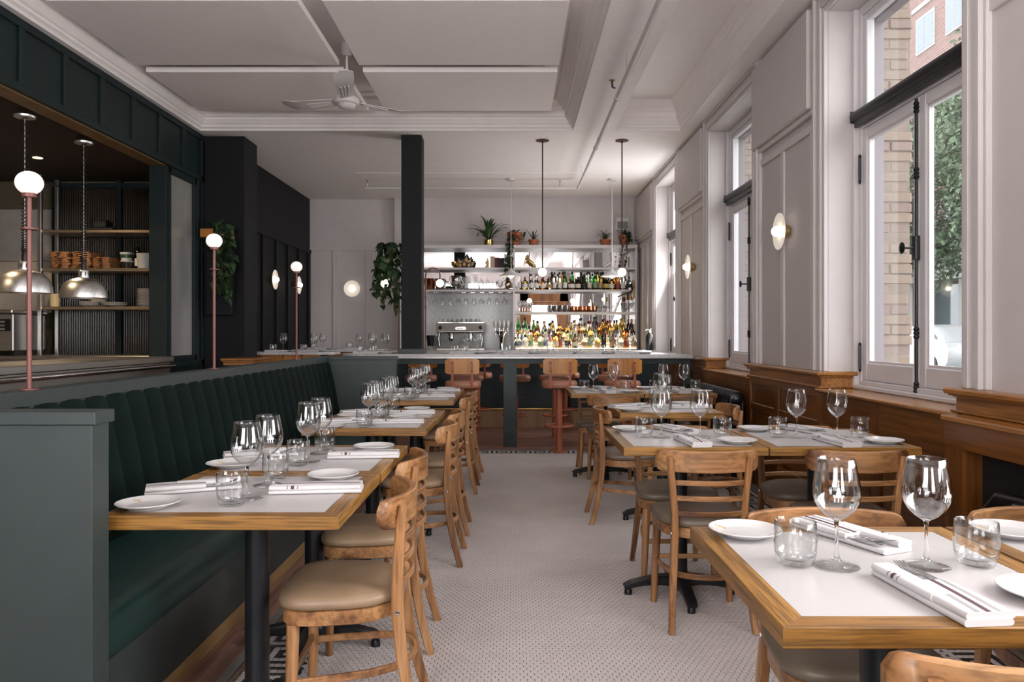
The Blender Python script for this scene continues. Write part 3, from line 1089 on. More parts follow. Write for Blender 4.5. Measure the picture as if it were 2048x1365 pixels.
# ================================================================== BANQUETTE
def make_banquette():
    t = thing('banquette', 'long dark green banquette with channelled velvet back and vinyl seat', 'banquette', (-1.24, 2.09, 0))
    y0, y1 = 0.0, 5.07   # local
    MB().box(-.60, .0, y0, y1, .063, .315).build('skirt', 'skirt_green', t)
    MB().box(-.60, .006, y0, y1, 0, .063, .002).build('kick_trim', 'trim_oak', t)
    # seat with rounded front
    prof = [(-.52, .315), (.030, .315), (.040, .325), (.045, .36), (.043, .395), (.033, .425), (.012, .445), (-.03, .456), (-.28, .458), (-.52, .452)]
    s = MB().prism([(x, z) for x, z in prof], y0, y1, 'y')
    s.build('seat_cushion', 'vinyl_green', t, 50)
    MB().tube([(x + .001, y0 + .016, z) for x, z in prof[1:8]], .004, 6).build('seat_piping', 'vinyl_green', t, 60)
    # channel tufted back: one object per channel
    n = 31
    w = (y1 - y0) / n
    path = [(-.385, .45), (-.40, .55), (-.425, .68), (-.450, .82), (-.475, .93), (-.492, 1.0), (-.512, 1.035), (-.545, 1.047), (-.60, 1.05)]
    ch = MB()
    rows = []
    K = 8
    vs = []
    for k in range(K + 1):
        u = k / K
        bulge = .0065 * (math.sin(math.pi * u) ** .5)
        for i, (x, z) in enumerate(path):
            a = path[max(i - 1, 0)]; b = path[min(i + 1, len(path) - 1)]
            tx, tz = b[0] - a[0], b[1] - a[1]
            L = math.hypot(tx, tz)
            nx, nz = tz / L, -tx / L
            vs.append((x + nx * bulge, u * w, z + nz * bulge))
    P = len(path)
    fs = [(k * P + i, (k + 1) * P + i, (k + 1) * P + i + 1, k * P + i + 1) for k in range(K) for i in range(P - 1)]
    ch.add(vs, fs)
    me = ch.mesh('back_channel', 'velvet', 180)
    for i in range(n):
        inst('back_channel', me, t, (0, y0 + i * w, 0))
    MB().box(-.60, -.505, y0 - .10, y1, 0, 1.03).build('back_board', 'dark_green', t)
    MB().box(-.605, -.505, y0 - .10, y1, 1.03, 1.086, .003).build('ledge', 'dark_green', t)
    # end partitions
    for i, yy in enumerate((-.092, 5.07)):
        MB().box(-2.40 if i == 0 else -.60, .128, yy, yy + .085, 0, 1.052, .002).build('end_partition', 'dark_green', t)
        MB().box(-2.40 if i == 0 else -.60, .140, yy - .008, yy + .092, 1.052, 1.086, .002).build('partition_cap', 'dark_green', t)


def globe_lamp(Y, lab):
    z = 1.0865
    t = thing('post_lamp', lab, 'lamp', (-1.79, Y, z), group='globe lamps on the banquette ledge')
    MB().lathe([(0, 0), (.032, 0), (.032, .004), (0, .004)], 20).build('base_plate', 'rod_paint', t, 40)
    MB().tube([(0, 0, .004), (0, 0, .72)], .0085, 12).build('pole', 'rod_paint', t, 50)
    MB().lathe([(0, .592), (.030, .592), (.030, .597), (0, .597)], 20).build('collar_disc', 'rod_paint', t, 40)
    MB().lathe([(0, .712), (.024, .712), (.024, .726), (0, .726)], 20).build('cup', 'rod_paint', t, 40)
    MB().sphere((0, 0, .765), .047, 24, 16, (1, 1, .93)).build('globe', 'globe_pale', t, 180)


make_banquette()
globe_lamp(2.80, 'globe lamp on red post, nearest the camera on the banquette ledge')
globe_lamp(4.53, 'globe lamp on red post, middle one of the banquette ledge')
globe_lamp(6.25, 'globe lamp on red post at the far end of the banquette ledge')


# ================================================================== CHAIRS
def seat_outline(n=40, g=0.0):
    pts = []
    for i in range(n):
        a = 2 * math.pi * i / n
        c, s = math.cos(a), math.sin(a)
        e = .5 if s > 0 else .72
        x = math.copysign(abs(c) ** e, c)
        y = math.copysign(abs(s) ** e, s)
        yy = y * .193 - .003
        wd = .213 - .030 * (1 - y) / 2 - (.012 if y < -.6 else 0)
        pts.append((x * (wd + g), yy + g * y))
    return pts


def back_y(x):
    return -.222 + .085 * (x / .2275) ** 2


def make_chair(leather):
    t = thing('dining_chair', 'x', 'chair')
    # cushion
    rings = []
    for g, z in ((-.012, .436), (.004, .443), (.008, .456), (.004, .470), (-.012, .481), (-.05, .489), (-.10, .493), (-.17, .495)):
        rings.append([(x, y, z) for x, y in seat_outline(40, g)])
    MB().loft(rings, True, True).build('seat_cushion', leather, t, 60)
    rings = [[(x, y, z) for x, y in seat_outline(40, g)] for g, z in ((-.010, .388), (-.004, .392), (-.004, .434), (-.010, .437))]
    MB().loft(rings, True, True).build('seat_frame', 'chair_wood_x', t, 40)
    # front legs
    for s in (-1, 1):
        m = MB()
        pts = [(s * .168, .138, .39), (s * .176, .142, .2), (s * .184, .146, 0)]
        m.tube(pts, [.021, .0185, .0150], 8)
        m.build('leg', 'chair_wood', t, 50)
    # rear legs running up into back posts
    for s in (-1, 1):
        pts = [(s * .182, -.262, 0), (s * .172, -.228, .12), (s * .160, -.198, .27), (s * .152, -.184, .40), (s * .152, -.182, .50), (s * .160, -.186, .60), (s * .170, -.194, .69), (s * .177, -.202, .755)]
        m = MB().bar(pts, [.026, .028, .030, .031, .030, .029, .028, .024], [.030, .034, .037, .038, .036, .034, .030, .022], side=(1, 0, 0), ch=.005)
        p = m.build('leg', 'chair_wood', t, 35)
        b = MB().lathe([(0, .004), (.006, .003), (.0085, 0), (.0085, -.003)], 10)
        b.xf(Matrix.Translation((s * .168, -.184, .415)) @ Matrix.Rotation(s * HP, 4, 'Y'))
        b.build('bolt', 'chrome', p, 40)
    # crest rail
    m = MB()
    N = 49
    rings = []
    for i in range(N):
        u = -1 + 2 * i / (N - 1)
        x = u * .2275
        e = max(0.0, (abs(u) - .88) / .12)
        q = 1 - math.sqrt(max(0.0, 1 - e * e))
        zz0, zz1 = .686 + .024 * q, .780 - .027 * q
        y = back_y(x)
        th = .0115
        c = .004
        dy = .17 * (x / .2275) * .085 / .2275
        rings.append([(x, y - th, zz0 + c), (x, y - th + c, zz0), (x, y + th - c, zz0), (x, y + th, zz0 + c), (x, y + th, zz1 - c), (x, y + th - c, zz1), (x, y - th + c, zz1), (x, y - th, zz1 - c)])
    m.loft(rings, True, True)
    m.build('crest_rail', 'chair_wood_x', t, 40)
    # three bent slats
    for z, hw in ((.640, .163), (.572, .157), (.505, .152)):
        pts = []
        for i in range(13):
            u = -1 + 2 * i / 12
            pts.append((u * hw, -.186 - .034 * (1 - u * u), z))
        MB().bar(pts, .013, .023, ch=.003).build('slat', 'chair_wood_x', t, 40)
    # bentwood stretcher hoop and front stretcher
    pts = [(.172, .13, .205), (.166, .02, .214), (.155, -.09, .222)]
    for i in range(9):
        a = math.pi * (i + .5) / 9
        pts.append((.146 * math.cos(a), -.115 - .115 * math.sin(a), .225 + .008 * math.sin(a)))
    pts += [(-.155, -.09, .222), (-.166, .02, .214), (-.172, .13, .205)]
    MB().bar(pts, .014, .024, ch=.003).build('stretcher_hoop', 'chair_wood_x', t, 40)
    MB().bar([(-.17, .142, .22), (.17, .142, .22)], .014, .022, ch=.003).build('front_stretcher', 'chair_wood_x', t, 40)
    return t


chair_tan = Stamp(make_chair('seat_leather'))
chair_grey = Stamp(make_chair('seat_leather_grey'))
L_, R_ = 'chairs along the banquette tables', 'chairs at the window tables'
PI = math.pi
BT = ['front banquette table', 'second banquette table from front', 'third banquette table from front',
      'fourth banquette table from front', 'fifth banquette table from front', 'farthest banquette table']
# facing -x: rotate local +y onto -x  -> rz = +90 deg
for (x, y, rz), tb in zip(((-.560, 2.535, .07), (-.600, 3.235, .02), (-.556, 4.385, .0), (-.556, 5.03, .02), (-.562, 6.30, .0), (-.556, 6.92, -.02)), BT):
    chair_tan((x, y, 0), HP + rz, 'bentwood ladder-back chair with tan seat at the ' + tb, L_)
for x, y, rz, lab in ((.83, 1.37, .0, 'bentwood chair cropped by the bottom edge, tucked under the foreground table'),
                      (.886, 2.02, PI, 'bentwood chair on the far side of the foreground table'),
                      (1.50, 1.36, .0, 'bentwood chair under the cropped table in the bottom right corner'),
                      (1.53, 2.03, PI, 'bentwood chair beyond the cropped table by the fireplace'),
                      (.862, 3.52, .0, 'ladder-back chair with its back to the camera at the second window table, aisle half'),
                      (1.533, 3.52, .0, 'ladder-back chair with its back to the camera at the second window table, wall half'),
                      (.858, 4.065, PI, 'ladder-back chair facing the camera at the second window table, aisle half'),
                      (1.545, 4.065, PI, 'ladder-back chair facing the camera at the second window table, wall half'),
                      (.79, 5.32, -HP, 'ladder-back chair on the aisle side of the small middle table'),
                      (1.40, 5.50, HP, 'ladder-back chair on the radiator side of the small middle table'),
                      (.854, 6.60, .0, 'chair with its back to the camera at the farthest window table, aisle half'),
                      (1.50, 6.60, .0, 'chair with its back to the camera at the farthest window table, radiator half'),
                      (.80, 7.12, PI, 'chair facing the camera at the farthest window table, aisle half'),
                      (1.44, 7.12, PI, 'chair facing the camera at the farthest window table, radiator half')):
    chair_grey((x, y, 0), rz, lab, R_)

# ================================================================== TABLES
TZ = .78


def make_table(name, label, x0, x1, y0, y1, group, base=None):
    cx, cy_ = (x0 + x1) / 2, (y0 + y1) / 2
    hx, hy = (x1 - x0) / 2 - .0015, (y1 - y0) / 2 - .0015
    t = thing(name, label, 'table', (cx, cy_, 0), group=group)
    th, bw = .039, .052
    z0, z1 = TZ - th, TZ
    c = .0025
    for (sx, sy, ax) in ((0, -1, 'x'), (0, 1, 'x'), (-1, 0, 'y'), (1, 0, 'y')):
        if ax == 'x':
            o, i = sy * hy, sy * (hy - bw)
            poly = [(-hx, o), (hx, o), (hx - bw, i), (-hx + bw, i)]
            e = lambda p, k: (p[0] * (1 - k / hx) if abs(p[1] - o) < 1e-6 else p[0], p[1] - sy * k if abs(p[1] - o) < 1e-6 else p[1])
        else:
            o, i = sx * hx, sx * (hx - bw)
            poly = [(o, -hy), (o, hy), (i, hy - bw), (i, -hy + bw)]
            e = lambda p, k: (p[0] - sx * k if abs(p[0] - o) < 1e-6 else p[0], p[1] * (1 - k / hy) if abs(p[0] - o) < 1e-6 else p[1])
        if (ax == 'x' and sy > 0) or (ax == 'y' and sx < 0): poly = poly[::-1] if ax == 'x' else poly
        area2 = sum(poly[k][0] * poly[(k + 1) % 4][1] - poly[(k + 1) % 4][0] * poly[k][1] for k in range(4))
        if area2 < 0: poly = poly[::-1]
        r0 = [(*e(p, c), z0) for p in poly]
        r1 = [(*p, z0 + c) for p in poly]
        r2 = [(*p, z1 - c) for p in poly]
        r3 = [(*e(p, c), z1) for p in poly]
        MB().loft([r0, r1, r2, r3]).build('edge_board', 'oak_' + ax, t)
    MB().box(-hx + bw + .0012, hx - bw - .0012, -hy + bw + .0012, hy - bw - .0012, z0 + .004, z1 - .0006).build('inlay_panel', 'laminate_white', t)
    bx, by = base or (0, 0)
    MB().tube([(bx, by, .07), (bx, by, z0 + .004)], .0385, 24).build('column', 'black_iron', t, 50)
    MB().box(bx - .13, bx + .13, by - .13, by + .13, z0 - .010, z0 + .003, .003).build('top_plate', 'black_iron', t)
    f = MB()
    f.lathe([(0, .035), (.05, .035), (.062, .05), (.060, .085), (.045, .11), (.0385, .115)], 20, (bx, by, 0))
    for a in range(4):
        d = Vector((math.cos(a * HP), math.sin(a * HP), 0))
        sd = Vector((-d.y, d.x, 0))
        b0 = Vector((bx, by, 0))
        f.bar([b0 + d * r + Vector((0, 0, z)) for r, z in ((.03, .072), (.10, .074), (.18, .064), (.245, .050), (.275, .036))], [.066, .060, .054, .052, .046], [.055, .046, .036, .032, .026], side=sd, ch=.008)
    ks = min(1.0, hy / .290)
    f.xf(Matrix.Translation((bx, by, 0)) @ Matrix.Diagonal((1, ks, 1, 1)) @ Matrix.Translation((-bx, -by, 0)))
    ft = f.build('cross_base', 'black_iron', t, 40)
    for a in range(4):
        p = (bx + .255 * math.cos(a * HP), by + .255 * ks * math.sin(a * HP), 0)
        MB().lathe([(0, 0), (.019, 0), (.019, .020), (.012, .032), (0, .032)], 14, p).build('foot_pad', 'black_plastic', ft, 40)
    return t


TABLES = []   # (centre x, centre y, rotation of the setting, key name, far?)
for i, (x0, x1, y0, y1) in enumerate(((-1.170, -.489, 2.122, 2.783), (-1.165, -.487, 2.786, 3.496), (-1.15, -.472, 4.099, 4.614),
                                      (-1.14, -.462, 4.617, 5.133), (-1.145, -.464, 5.853, 6.490), (-1.145, -.464, 6.493, 7.12))):
    lab = ['square oak-edged table with white top, ' + s for s in ('front one along the green banquette', 'second from the front along the banquette', 'third from the front along the banquette',
           'fourth from the front along the banquette', 'fifth from the front along the banquette', 'farthest along the banquette')][i]
    make_table('dining_table', lab, x0, x1, y0, y1, 'tables along the banquette')
    TABLES.append(((x0 + x1) / 2, (y0 + y1) / 2, HP, BT[i], (x1 - x0) / .68, (y1 - y0) / .68))
RT = ['large foreground table', 'cropped corner table', 'second window table, aisle half', 'second window table, wall half', 'small middle window table',
      'farthest window table, aisle half', 'farthest window table, radiator half']
for i, (x0, x1, y0, y1, rot) in enumerate(((.468, 1.139, 1.318, 2.015, 0), (1.143, 1.82, 1.318, 2.015, 0), (.497, 1.153, 3.419, 4.116, 0), (1.158, 1.846, 3.419, 4.116, 0),
                                           (.696, 1.38, 4.953, 5.61, HP), (.497, 1.130, 6.55, 7.22, 0), (1.135, 1.764, 6.55, 7.22, 0))):
    make_table('dining_table', 'oak-edged table with white top, the ' + RT[i], x0, x1, y0, y1, 'tables by the windows')
    TABLES.append(((x0 + x1) / 2, (y0 + y1) / 2, rot, RT[i], (y1 - y0) / .68 if rot else (x1 - x0) / .68, (x1 - x0) / .68 if rot else (y1 - y0) / .68))


# ================================================================== PLACE SETTINGS
def make_wine():
    t = thing('wine_glass', 'x', 'wine glass')
    outer = [(.0042, .098), (.010, .103), (.024, .112), (.038, .126), (.0465, .142), (.0500, .158), (.0495, .176), (.046, .198), (.0415, .220), (.0385, .238)]
    inner = [(r - .0011, z) for r, z in outer[::-1]]
    MB().lathe(outer + [(.0380, .2384)] + inner[:-2] + [(.008, .108), (0, .107)], 36).build('bowl', 'clear_glass', t, 80)
    MB().lathe([(0, 0), (.047, 0), (.0485, .0015), (.047, .003), (.030, .0055), (.014, .010), (.0075, .017)], 32).build('foot', 'clear_glass', t, 80)
    MB().lathe([(0, .012), (.0085, .015), (.0065, .020), (.0045, .034), (.0036, .060), (.0038, .085), (.0055, .098), (.008, .1035), (0, .1045)], 24).build('stem', 'stem_glass', t, 80)
    # etched church tower emblem on the bowl
    e = MB()
    def patch(u0, u1, z0, z1, u2=None, u3=None):
        q = []
        for u, z in ((u0, z0), (u1, z0), (u1 if u3 is None else u3, z1), (u0 if u2 is None else u2, z1)):
            rr = np.interp(z, [p[1] for p in outer], [p[0] for p in outer]) + .0003
            a = -HP - .42 + 1.5 * u / rr
            q.append((rr * math.cos(a), rr * math.sin(a), z))
        e.add(q, [(0, 1, 2, 3)])
    for k in range(3): patch(-.006 + k * .0048, -.006 + k * .0048 + .0018, .150, .160)
    patch(-.0066, .0066, .160, .162)
    patch(-.0075, -.0045, .162, .166); patch(.0045, .0075, .162, .166)
    patch(-.0042, .0042, .1625, .172, -.0030, .0030)
    patch(-.0026, .0026, .173, .182, -.0014, .0014)
    patch(-.0011, .0011, .183, .193, -.0004, .0004)
    patch(-.0016, .0016, .1945, .1955); patch(-.0003, .0003, .193, .199)
    e.build('etched_emblem', 'etched_white', t)
    return t


def make_tumbler():
    t = thing('tumbler', 'x', 'glass')
    o = [(0, 0), (.030, 0), (.036, .003), (.0405, .012), (.0445, .030), (.0462, .050), (.0458, .072), (.0435, .097)]
    i = [(.0422, .097), (.0445, .072), (.0448, .050), (.0430, .032), (.0385, .018), (.028, .0125), (0, .0115)]
    MB().lathe(o[4:] + [(.0429, .0976)] + i[:3] + [(.0432, .033)], 36).build('wall', 'clear_glass', t, 80)
    MB().lathe(o[:5] + [(.0440, .0305), (.0430, .031)] + i[3:], 36).build('base', 'clear_glass', t, 80)
    return t


def make_plate():
    t = thing('side_plate', 'x', 'plate')
    MB().lathe([(0, .004), (.048, .004), (.050, 0), (.056, 0), (.060, .004), (.078, .011), (.0895, .0165), (.0905, .018), (.0895, .0192), (.076, .0142), (.060, .0085), (.054, .0072), (0, .0068)], 48).build('dish', 'porcelain', t, 70)
    e = MB()
    rnd = random.Random(5)
    for k in range(26):
        x, y = rnd.uniform(-.014, .014), rnd.uniform(-.007, .009)
        if abs(x) > .004 and y > .003 + rnd.random() * .004: continue
        w = rnd.uniform(.001, .003)
        px, py = -.052 + x, .040 + y
        z = np.interp(math.hypot(px, py), [0, .054, .060, .076, .0895], [.0068, .0072, .0085, .0142, .0192]) + .0006
        e.box(px - w, px + w, py - w * .7, py + w * .7, z - .001, z)
    e.build('gold_emblem', 'gold_print', t)
    return t


def make_napkin():
    t = thing('rolled_napkin', 'x', 'napkin')
    # folded lower leaf: long flat bundle along +y (fork end at +y)
    def slab(x0, x1, y0, y1, z0, z1, skew=0.0, sag=.0, mats=None):
        m = MB()
        rings = []
        N = 15
        for j in range(N):
            v = j / (N - 1)
            y = y0 + (y1 - y0) * v
            hh = (z1 - z0) * (1 - .25 * (2 * v - 1) ** 2 * sag)
            xs0, xs1 = x0 + skew * v, x1 + skew * v
            c = (z1 - z0) / 2
            ring = []
            for a in range(9):
                th = -HP - PI * a / 8
                ring.append((xs0 + c + c * math.cos(th) * 1.0, y, z0 + hh / 2 + hh / 2 * math.sin(th)))
            for a in range(9):
                th = HP - PI * a / 8
                ring.append((xs1 - c + c * math.cos(th), y, z0 + hh / 2 + hh / 2 * math.sin(th)))
            rings.append(ring[::-1])
        m.loft(rings, True, True)
        return m
    slab(-.052, .042, -.145, .145, 0, .012, .004).build('lower_fold', 'linen', t, 50)
    slab(-.050, -.004, -.05, .143, .011, .026, .0).build('rolled_edge', 'linen', t, 50)
    slab(-.047, .047, -.142, .035, .011, .025, .0, .3).build('pocket_fold', 'linen', t, 50)
    # stripes woven across the pocket, slightly proud of the cloth
    def stripe(xc, w, name, mat):
        m = MB()
        n = 12
        vs, fs = [], []
        for j in range(n + 1):
            v = j / n
            y = -.141 + .176 * v
            h = .014 * (1 - .25 * (2 * v - 1) ** 2 * .3)
            z = .0114 + h
            x = xc + .012 * (v - .5)
            vs += [(x - w / 2, y, z), (x + w / 2, y, z)]
            if j: fs.append((2 * j - 2, 2 * j - 1, 2 * j + 1, 2 * j))
        m.add(vs, fs)
        m.build(name, mat, t)
    stripe(.004, .010, 'wide_stripe', 'linen_stripe')
    for d in (-.020, -.0165, -.013, .021, .0245, .028):
        stripe(d, .0013, 'thin_stripe', 'linen_line')
    m = MB()
    for j, (w, mt) in enumerate(((.004, 1), (.010, 0), (.004, 1))):
        yy = .070 + (-.016, 0, .016)[j]
        m.mi = mt
        pts = []
        for a in range(7):
            th = PI * 1.05 - PI * .85 * a / 6
            pts.append((-.0420 + .0085 * math.cos(th), .0185 + .0082 * math.sin(th)))
        vs, fs = [], []
        for a, (x, z) in enumerate(pts):
            vs += [(x, yy - w / 2, z), (x, yy + w / 2, z)]
            if a: fs.append((2 * a - 2, 2 * a, 2 * a + 1, 2 * a - 1))
        m.add(vs, fs)
    m.build('edge_stripe', ['linen_stripe', 'linen_line'], t)
    return t


def make_fork():
    t = thing('fork', 'x', 'fork')
    m = MB()
    pts = [(0, -.09, 0), (0, -.04, .001), (0, .02, .0015), (0, .045, .004)]
    m.bar(pts, [.012, .006, .005, .012], [.002, .003, .003, .002], side=(1, 0, 0))
    m.build('handle', 'cutlery_steel', t)
    h = MB()
    h.bar([(0, .044, .004), (0, .058, .002), (0, .070, .002)], [.012, .021, .0225], [.002, .002, .002], side=(1, 0, 0))
    for k in range(4):
        x = -.0095 + k * .0063
        h.bar([(x, .068, .002), (x, .090, .006), (x, .118, .015)], [.0037, .0032, .0018], [.002, .002, .0012], side=(1, 0, 0))
    h.build('tines', 'cutlery_steel', t, 40)
    return t


def make_knife():
    t = thing('table_knife', 'x', 'knife')
    MB().bar([(0, -.10, 0), (0, -.05, 0), (0, .0, 0)], [.012, .011, .008], [.004, .005, .004], side=(1, 0, 0), ch=.0012).build('handle', 'cutlery_steel', t)
    MB().bar([(0, 0, 0), (.002, .05, .0), (.001, .09, .001), (-.004, .112, .002)], [.010, .017, .014, .004], [.0016, .0014, .0012, .001], side=(1, 0, 0)).build('blade', 'cutlery_steel', t)
    return t


wine, tumbler, plate, napkin, fork, knife = [Stamp(f()) for f in (make_wine, make_tumbler, make_plate, make_napkin, make_fork, make_knife)]
ZT = TZ + .0004
for cx, cy_, rot, key, kx, ky in TABLES:
    band = rot != 0
    # the two guests: 'q' is the near guest of window tables / aisle guest of banquette tables
    if 'banquette' in key: g0, g1 = 'aisle seat', 'banquette seat'
    elif 'small middle' in key: g0, g1 = 'radiator side', 'aisle side'
    else: g0, g1 = 'near side', 'far side'
    def put(stamp, lx, ly, lz, lrz, lab, grp):
        lx *= kx; ly *= ky
        c, s = math.cos(rot), math.sin(rot)
        stamp((cx + c * lx - s * ly, cy_ + s * lx + c * ly, ZT + lz), rot + lrz, lab, grp)
    if band and 'banquette' in key:
        w0, w1 = 'nearer the camera', 'farther from the camera'
    elif band: w0, w1 = 'nearer the camera', 'farther from the camera'
    else: w0, w1 = 'on the left', 'on the right'
    put(wine, -.094, 0, 0, 0 - rot + .1, 'etched wine glass %s on the %s' % (w0, key), 'wine glasses on the dining tables')
    put(wine, .106, 0, 0, 0 - rot + .9, 'etched wine glass %s on the %s' % (w1, key), 'wine glasses on the dining tables')
    put(tumbler, -.18, .015, 0, 0, 'water tumbler %s on the %s' % (w0, key), 'tumblers on the dining tables')
    put(tumbler, .225, .012, 0, .4, 'water tumbler %s on the %s' % (w1, key), 'tumblers on the dining tables')
    put(plate, -.217, .255, 0, 0 - rot, 'white side plate for the %s of the %s' % (g1, key), 'side plates on the dining tables')
    put(plate, .238, -.195, 0, 2.6 - rot, 'white side plate for the %s of the %s' % (g0, key), 'side plates on the dining tables')
    for lx, ly, rz, g in ((.018, -.195, .10, g0), (.033, .225, PI + .42, g1)):
        put(napkin, lx, ly, 0, rz, 'striped white napkin roll at the %s of the %s' % (g, key), 'napkin rolls on the dining tables')
        d = Vector((-math.sin(rz), math.cos(rz)))
        sx = Vector((math.cos(rz), math.sin(rz)))
        p = d * .024 + sx * .013
        put(fork, lx + p.x / kx, ly + p.y / ky, .0150, rz + .03, 'fork tucked in the napkin at the %s of the %s' % (g, key), 'forks in the napkin rolls')
        p = d * .020 + sx * .031
        put(knife, lx + p.x / kx, ly + p.y / ky, .0165, rz - .03, 'knife tucked in the napkin at the %s of the %s' % (g, key), 'knives in the napkin rolls')

# ================================================================== BAR
BZ = 1.07


def slab_outline(x0, x1, y0, y1, rl=0.0, rr=0.0, n=8):
    """rounded plan of a counter slab; rl / rr are the corner radii at the left and right ends"""
    p = []
    for (cx, cy_, r, a0) in ((x1 - rr, y0 + rr, rr, -HP), (x1 - rr, y1 - rr, rr, 0), (x0 + rl, y1 - rl, rl, HP), (x0 + rl, y0 + rl, rl, PI)):
        if r <= 0: p.append((cx, cy_)); continue
        for k in range(n + 1):
            a = a0 + HP * k / n
            p.append((cx + r * math.cos(a), cy_ + r * math.sin(a)))
    return p


def make_bar():
    # communal high counter in front
    t = thing('bar_counter', 'long terrazzo counter on a green frame with stools along it', 'counter', (0, 0, 0))
    MB().prism(slab_outline(-2.0, 2.03, 8.55, 9.30, .30, 0), 1.035, BZ).build('counter_top', 'terrazzo', t, 40)
    MB().prism(slab_outline(-1.97, 2.03, 8.575, 9.275, .28, 0), 1.022, 1.035).build('top_edge', 'brushed_steel', t, 40)
    MB().box(-1.60, 2.03, 8.68, 8.72, .955, 1.022, .002).box(-1.60, 2.03, 9.12, 9.16, .955, 1.022, .002).build('apron', 'bar_green', t)
    for x in (-1.60, -.117, 1.95):
        MB().box(x, x + .155 if x < 1 else x + .08, 8.68, 8.75, 0, .96, .003).build('leg', 'bar_green', t)
    # bar proper
    b = thing('cocktail_bar', 'dark blue panelled bar front with pale kickboard and brass foot rail', 'bar', (0, 0, 0))
    MB().box(-1.95, 2.03, 10.56, 11.0, .26, 1.03).build('carcass', 'navy_panel', b)
    xs = [-1.95 + i * .663 for i in range(7)]
    for x0, x1 in zip(xs[:-1], xs[1:]):
        MB().box(x0 + .004, x1 - .004, 10.545, 10.56, .275, 1.02, .002).build('front_panel', 'navy_panel', b)
        MB().box(x0 + .002, x1 - .002, 10.55, 10.575, 0, .245, .002).build('kick_panel', 'kick_maple', b)
    MB().box(-1.95, 2.03, 10.58, 11.0, 0, .26).build('plinth', 'deep_green', b)
    MB().tube([(-1.95, 10.44, .265), (2.03, 10.44, .265)], .019, 12).build('foot_rail', 'brass', b, 50)
    for x in (-1.8, -.62, .55, 1.75):
        MB().tube([(x, 10.56, .265), (x, 10.44, .265)], .010, 8).build('rail_bracket', 'brass', b, 50)
    MB().prism(slab_outline(-2.05, 2.03, 10.38, 11.05, .25, 0), 1.032, BZ).build('bar_top', 'terrazzo', b, 40)
    # column standing on the counter
    c = thing('column', 'square black-green column rising from the counter to the ceiling', 'column', (-1.205, 9.06, BZ + .0005))
    MB().box(-.12, .12, -.12, .12, 0, ZC - BZ - .001, .003).build('shaft', 'dark_wall', c)
    MB().box(-.155, .155, -.145, .145, 0, .055, .004).build('base_block', 'dark_green', c)
    # side counters at the left
    for nm, x0, x1, y0, y1, lab in (('h', -3.50, -2.29, 9.62, 10.2, 'white terrazzo ledge counter with wooden base by the dark wall'), ('h', -3.3, -1.95, 11.3, 11.85, 'white terrazzo counter with wooden base under the round wall lamp')):
        h = thing('ledge_counter', lab, 'counter', (0, 0, 0))
        MB().prism(slab_outline(x0, x1, y0, y1, 0, .2), 1.035, BZ).build('counter_top', 'terrazzo', h, 40)
        n = 4
        for k in range(n):
            a = x0 + .06 + (x1 - x0 - .25) * k / n
            MB().box(a + .004, a + (x1 - x0 - .25) / n - .004, y0 + .10, y0 + .14, 0, 1.035, .003).build('base_panel', 'stool_back', h)
        MB().box(x0 + .06, x1 - .19, y0 + .14, y1 - .08, 0, 1.034).build('base', 'deep_green', h)
    p = thing('half_wall', 'low half wall with moulded oak cap beside the kitchen corner', 'half wall', (0, 0, 0))
    MB().box(-3.16, -2.86, 8.30, 8.80, 0, .955).build('core', 'deep_green', p)
    MB().box(-3.20, -2.82, 8.26, 8.84, 1.005, 1.03, .006).box(-3.185, -2.835, 8.275, 8.825, .985, 1.005, .004).box(-3.175, -2.845, 8.285, 8.815, .955, .985, .003).build('oak_cap', 'cap_oak', p)


def make_stool():
    t = thing('bar_stool', 'x', 'stool')
    MB().lathe([(0, 0), (.095, 0), (.095, .008), (.04, .014), (0, .014)], 24).build('floor_plate', 'rust_paint', t, 40)
    MB().tube([(0, 0, .012), (0, 0, .70)], .036, 18).build('pole', 'rust_paint', t, 50)
    ring = [(.155 * math.cos(2 * PI * k / 24), .02 + .155 * math.sin(2 * PI * k / 24), .285) for k in range(24)]
    fr = MB().tube(ring, .011, 8, closed=True)
    fr.tube([(-.15, .02, .285), (.15, .02, .285)], .009, 8)
    fr.build('foot_ring', 'rust_paint', t, 60)
    MB().box(-.10, .10, -.10, .10, .695, .708, .003).build('swivel_plate', 'black_iron', t)
    rings = []
    for g, z in ((-.012, .708), (0, .716), (.004, .745), (0, .772), (-.014, .783), (-.07, .787)):
        r = .195 + g
        rr = []
        for k in range(32):
            a = 2 * PI * k / 32
            cc, ss = math.cos(a), math.sin(a)
            rr.append((math.copysign(abs(cc) ** .72, cc) * r, math.copysign(abs(ss) ** .72, ss) * r, z))
        rings.append(rr)
    MB().loft(rings).build('seat', 'stool_leather', t, 50)
    for s in (-1, 1):
        MB().bar([(s * .105, -.16, .700), (s * .105, -.205, .715), (s * .105, -.213, .78), (s * .105, -.222, 1.0)], .026, .009, side=(1, 0, 0)).build('back_strut', 'rust_paint', t, 40)
    N = 13
    rg = []
    for i in range(N):
        u = -1 + 2 * i / (N - 1)
        x = u * .185
        y = -.205 + .012 * u * u
        e = max(0, (abs(u) - .86) / .14)
        z0, z1 = .865 + .018 * e * e, 1.030 - .018 * e * e
        rg.append([(x, y - .007, z0), (x, y + .007, z0), (x, y + .007, z1), (x, y - .007, z1)])
    bk = MB().loft(rg).build('backrest', 'stool_back', t, 40)
    for s in (-1, 1):
        for z in (.90, .99):
            MB().sphere((s * .105, -.228, z), .006, 8, 6).build('screw', 'black_iron', bk, 60)
    return t


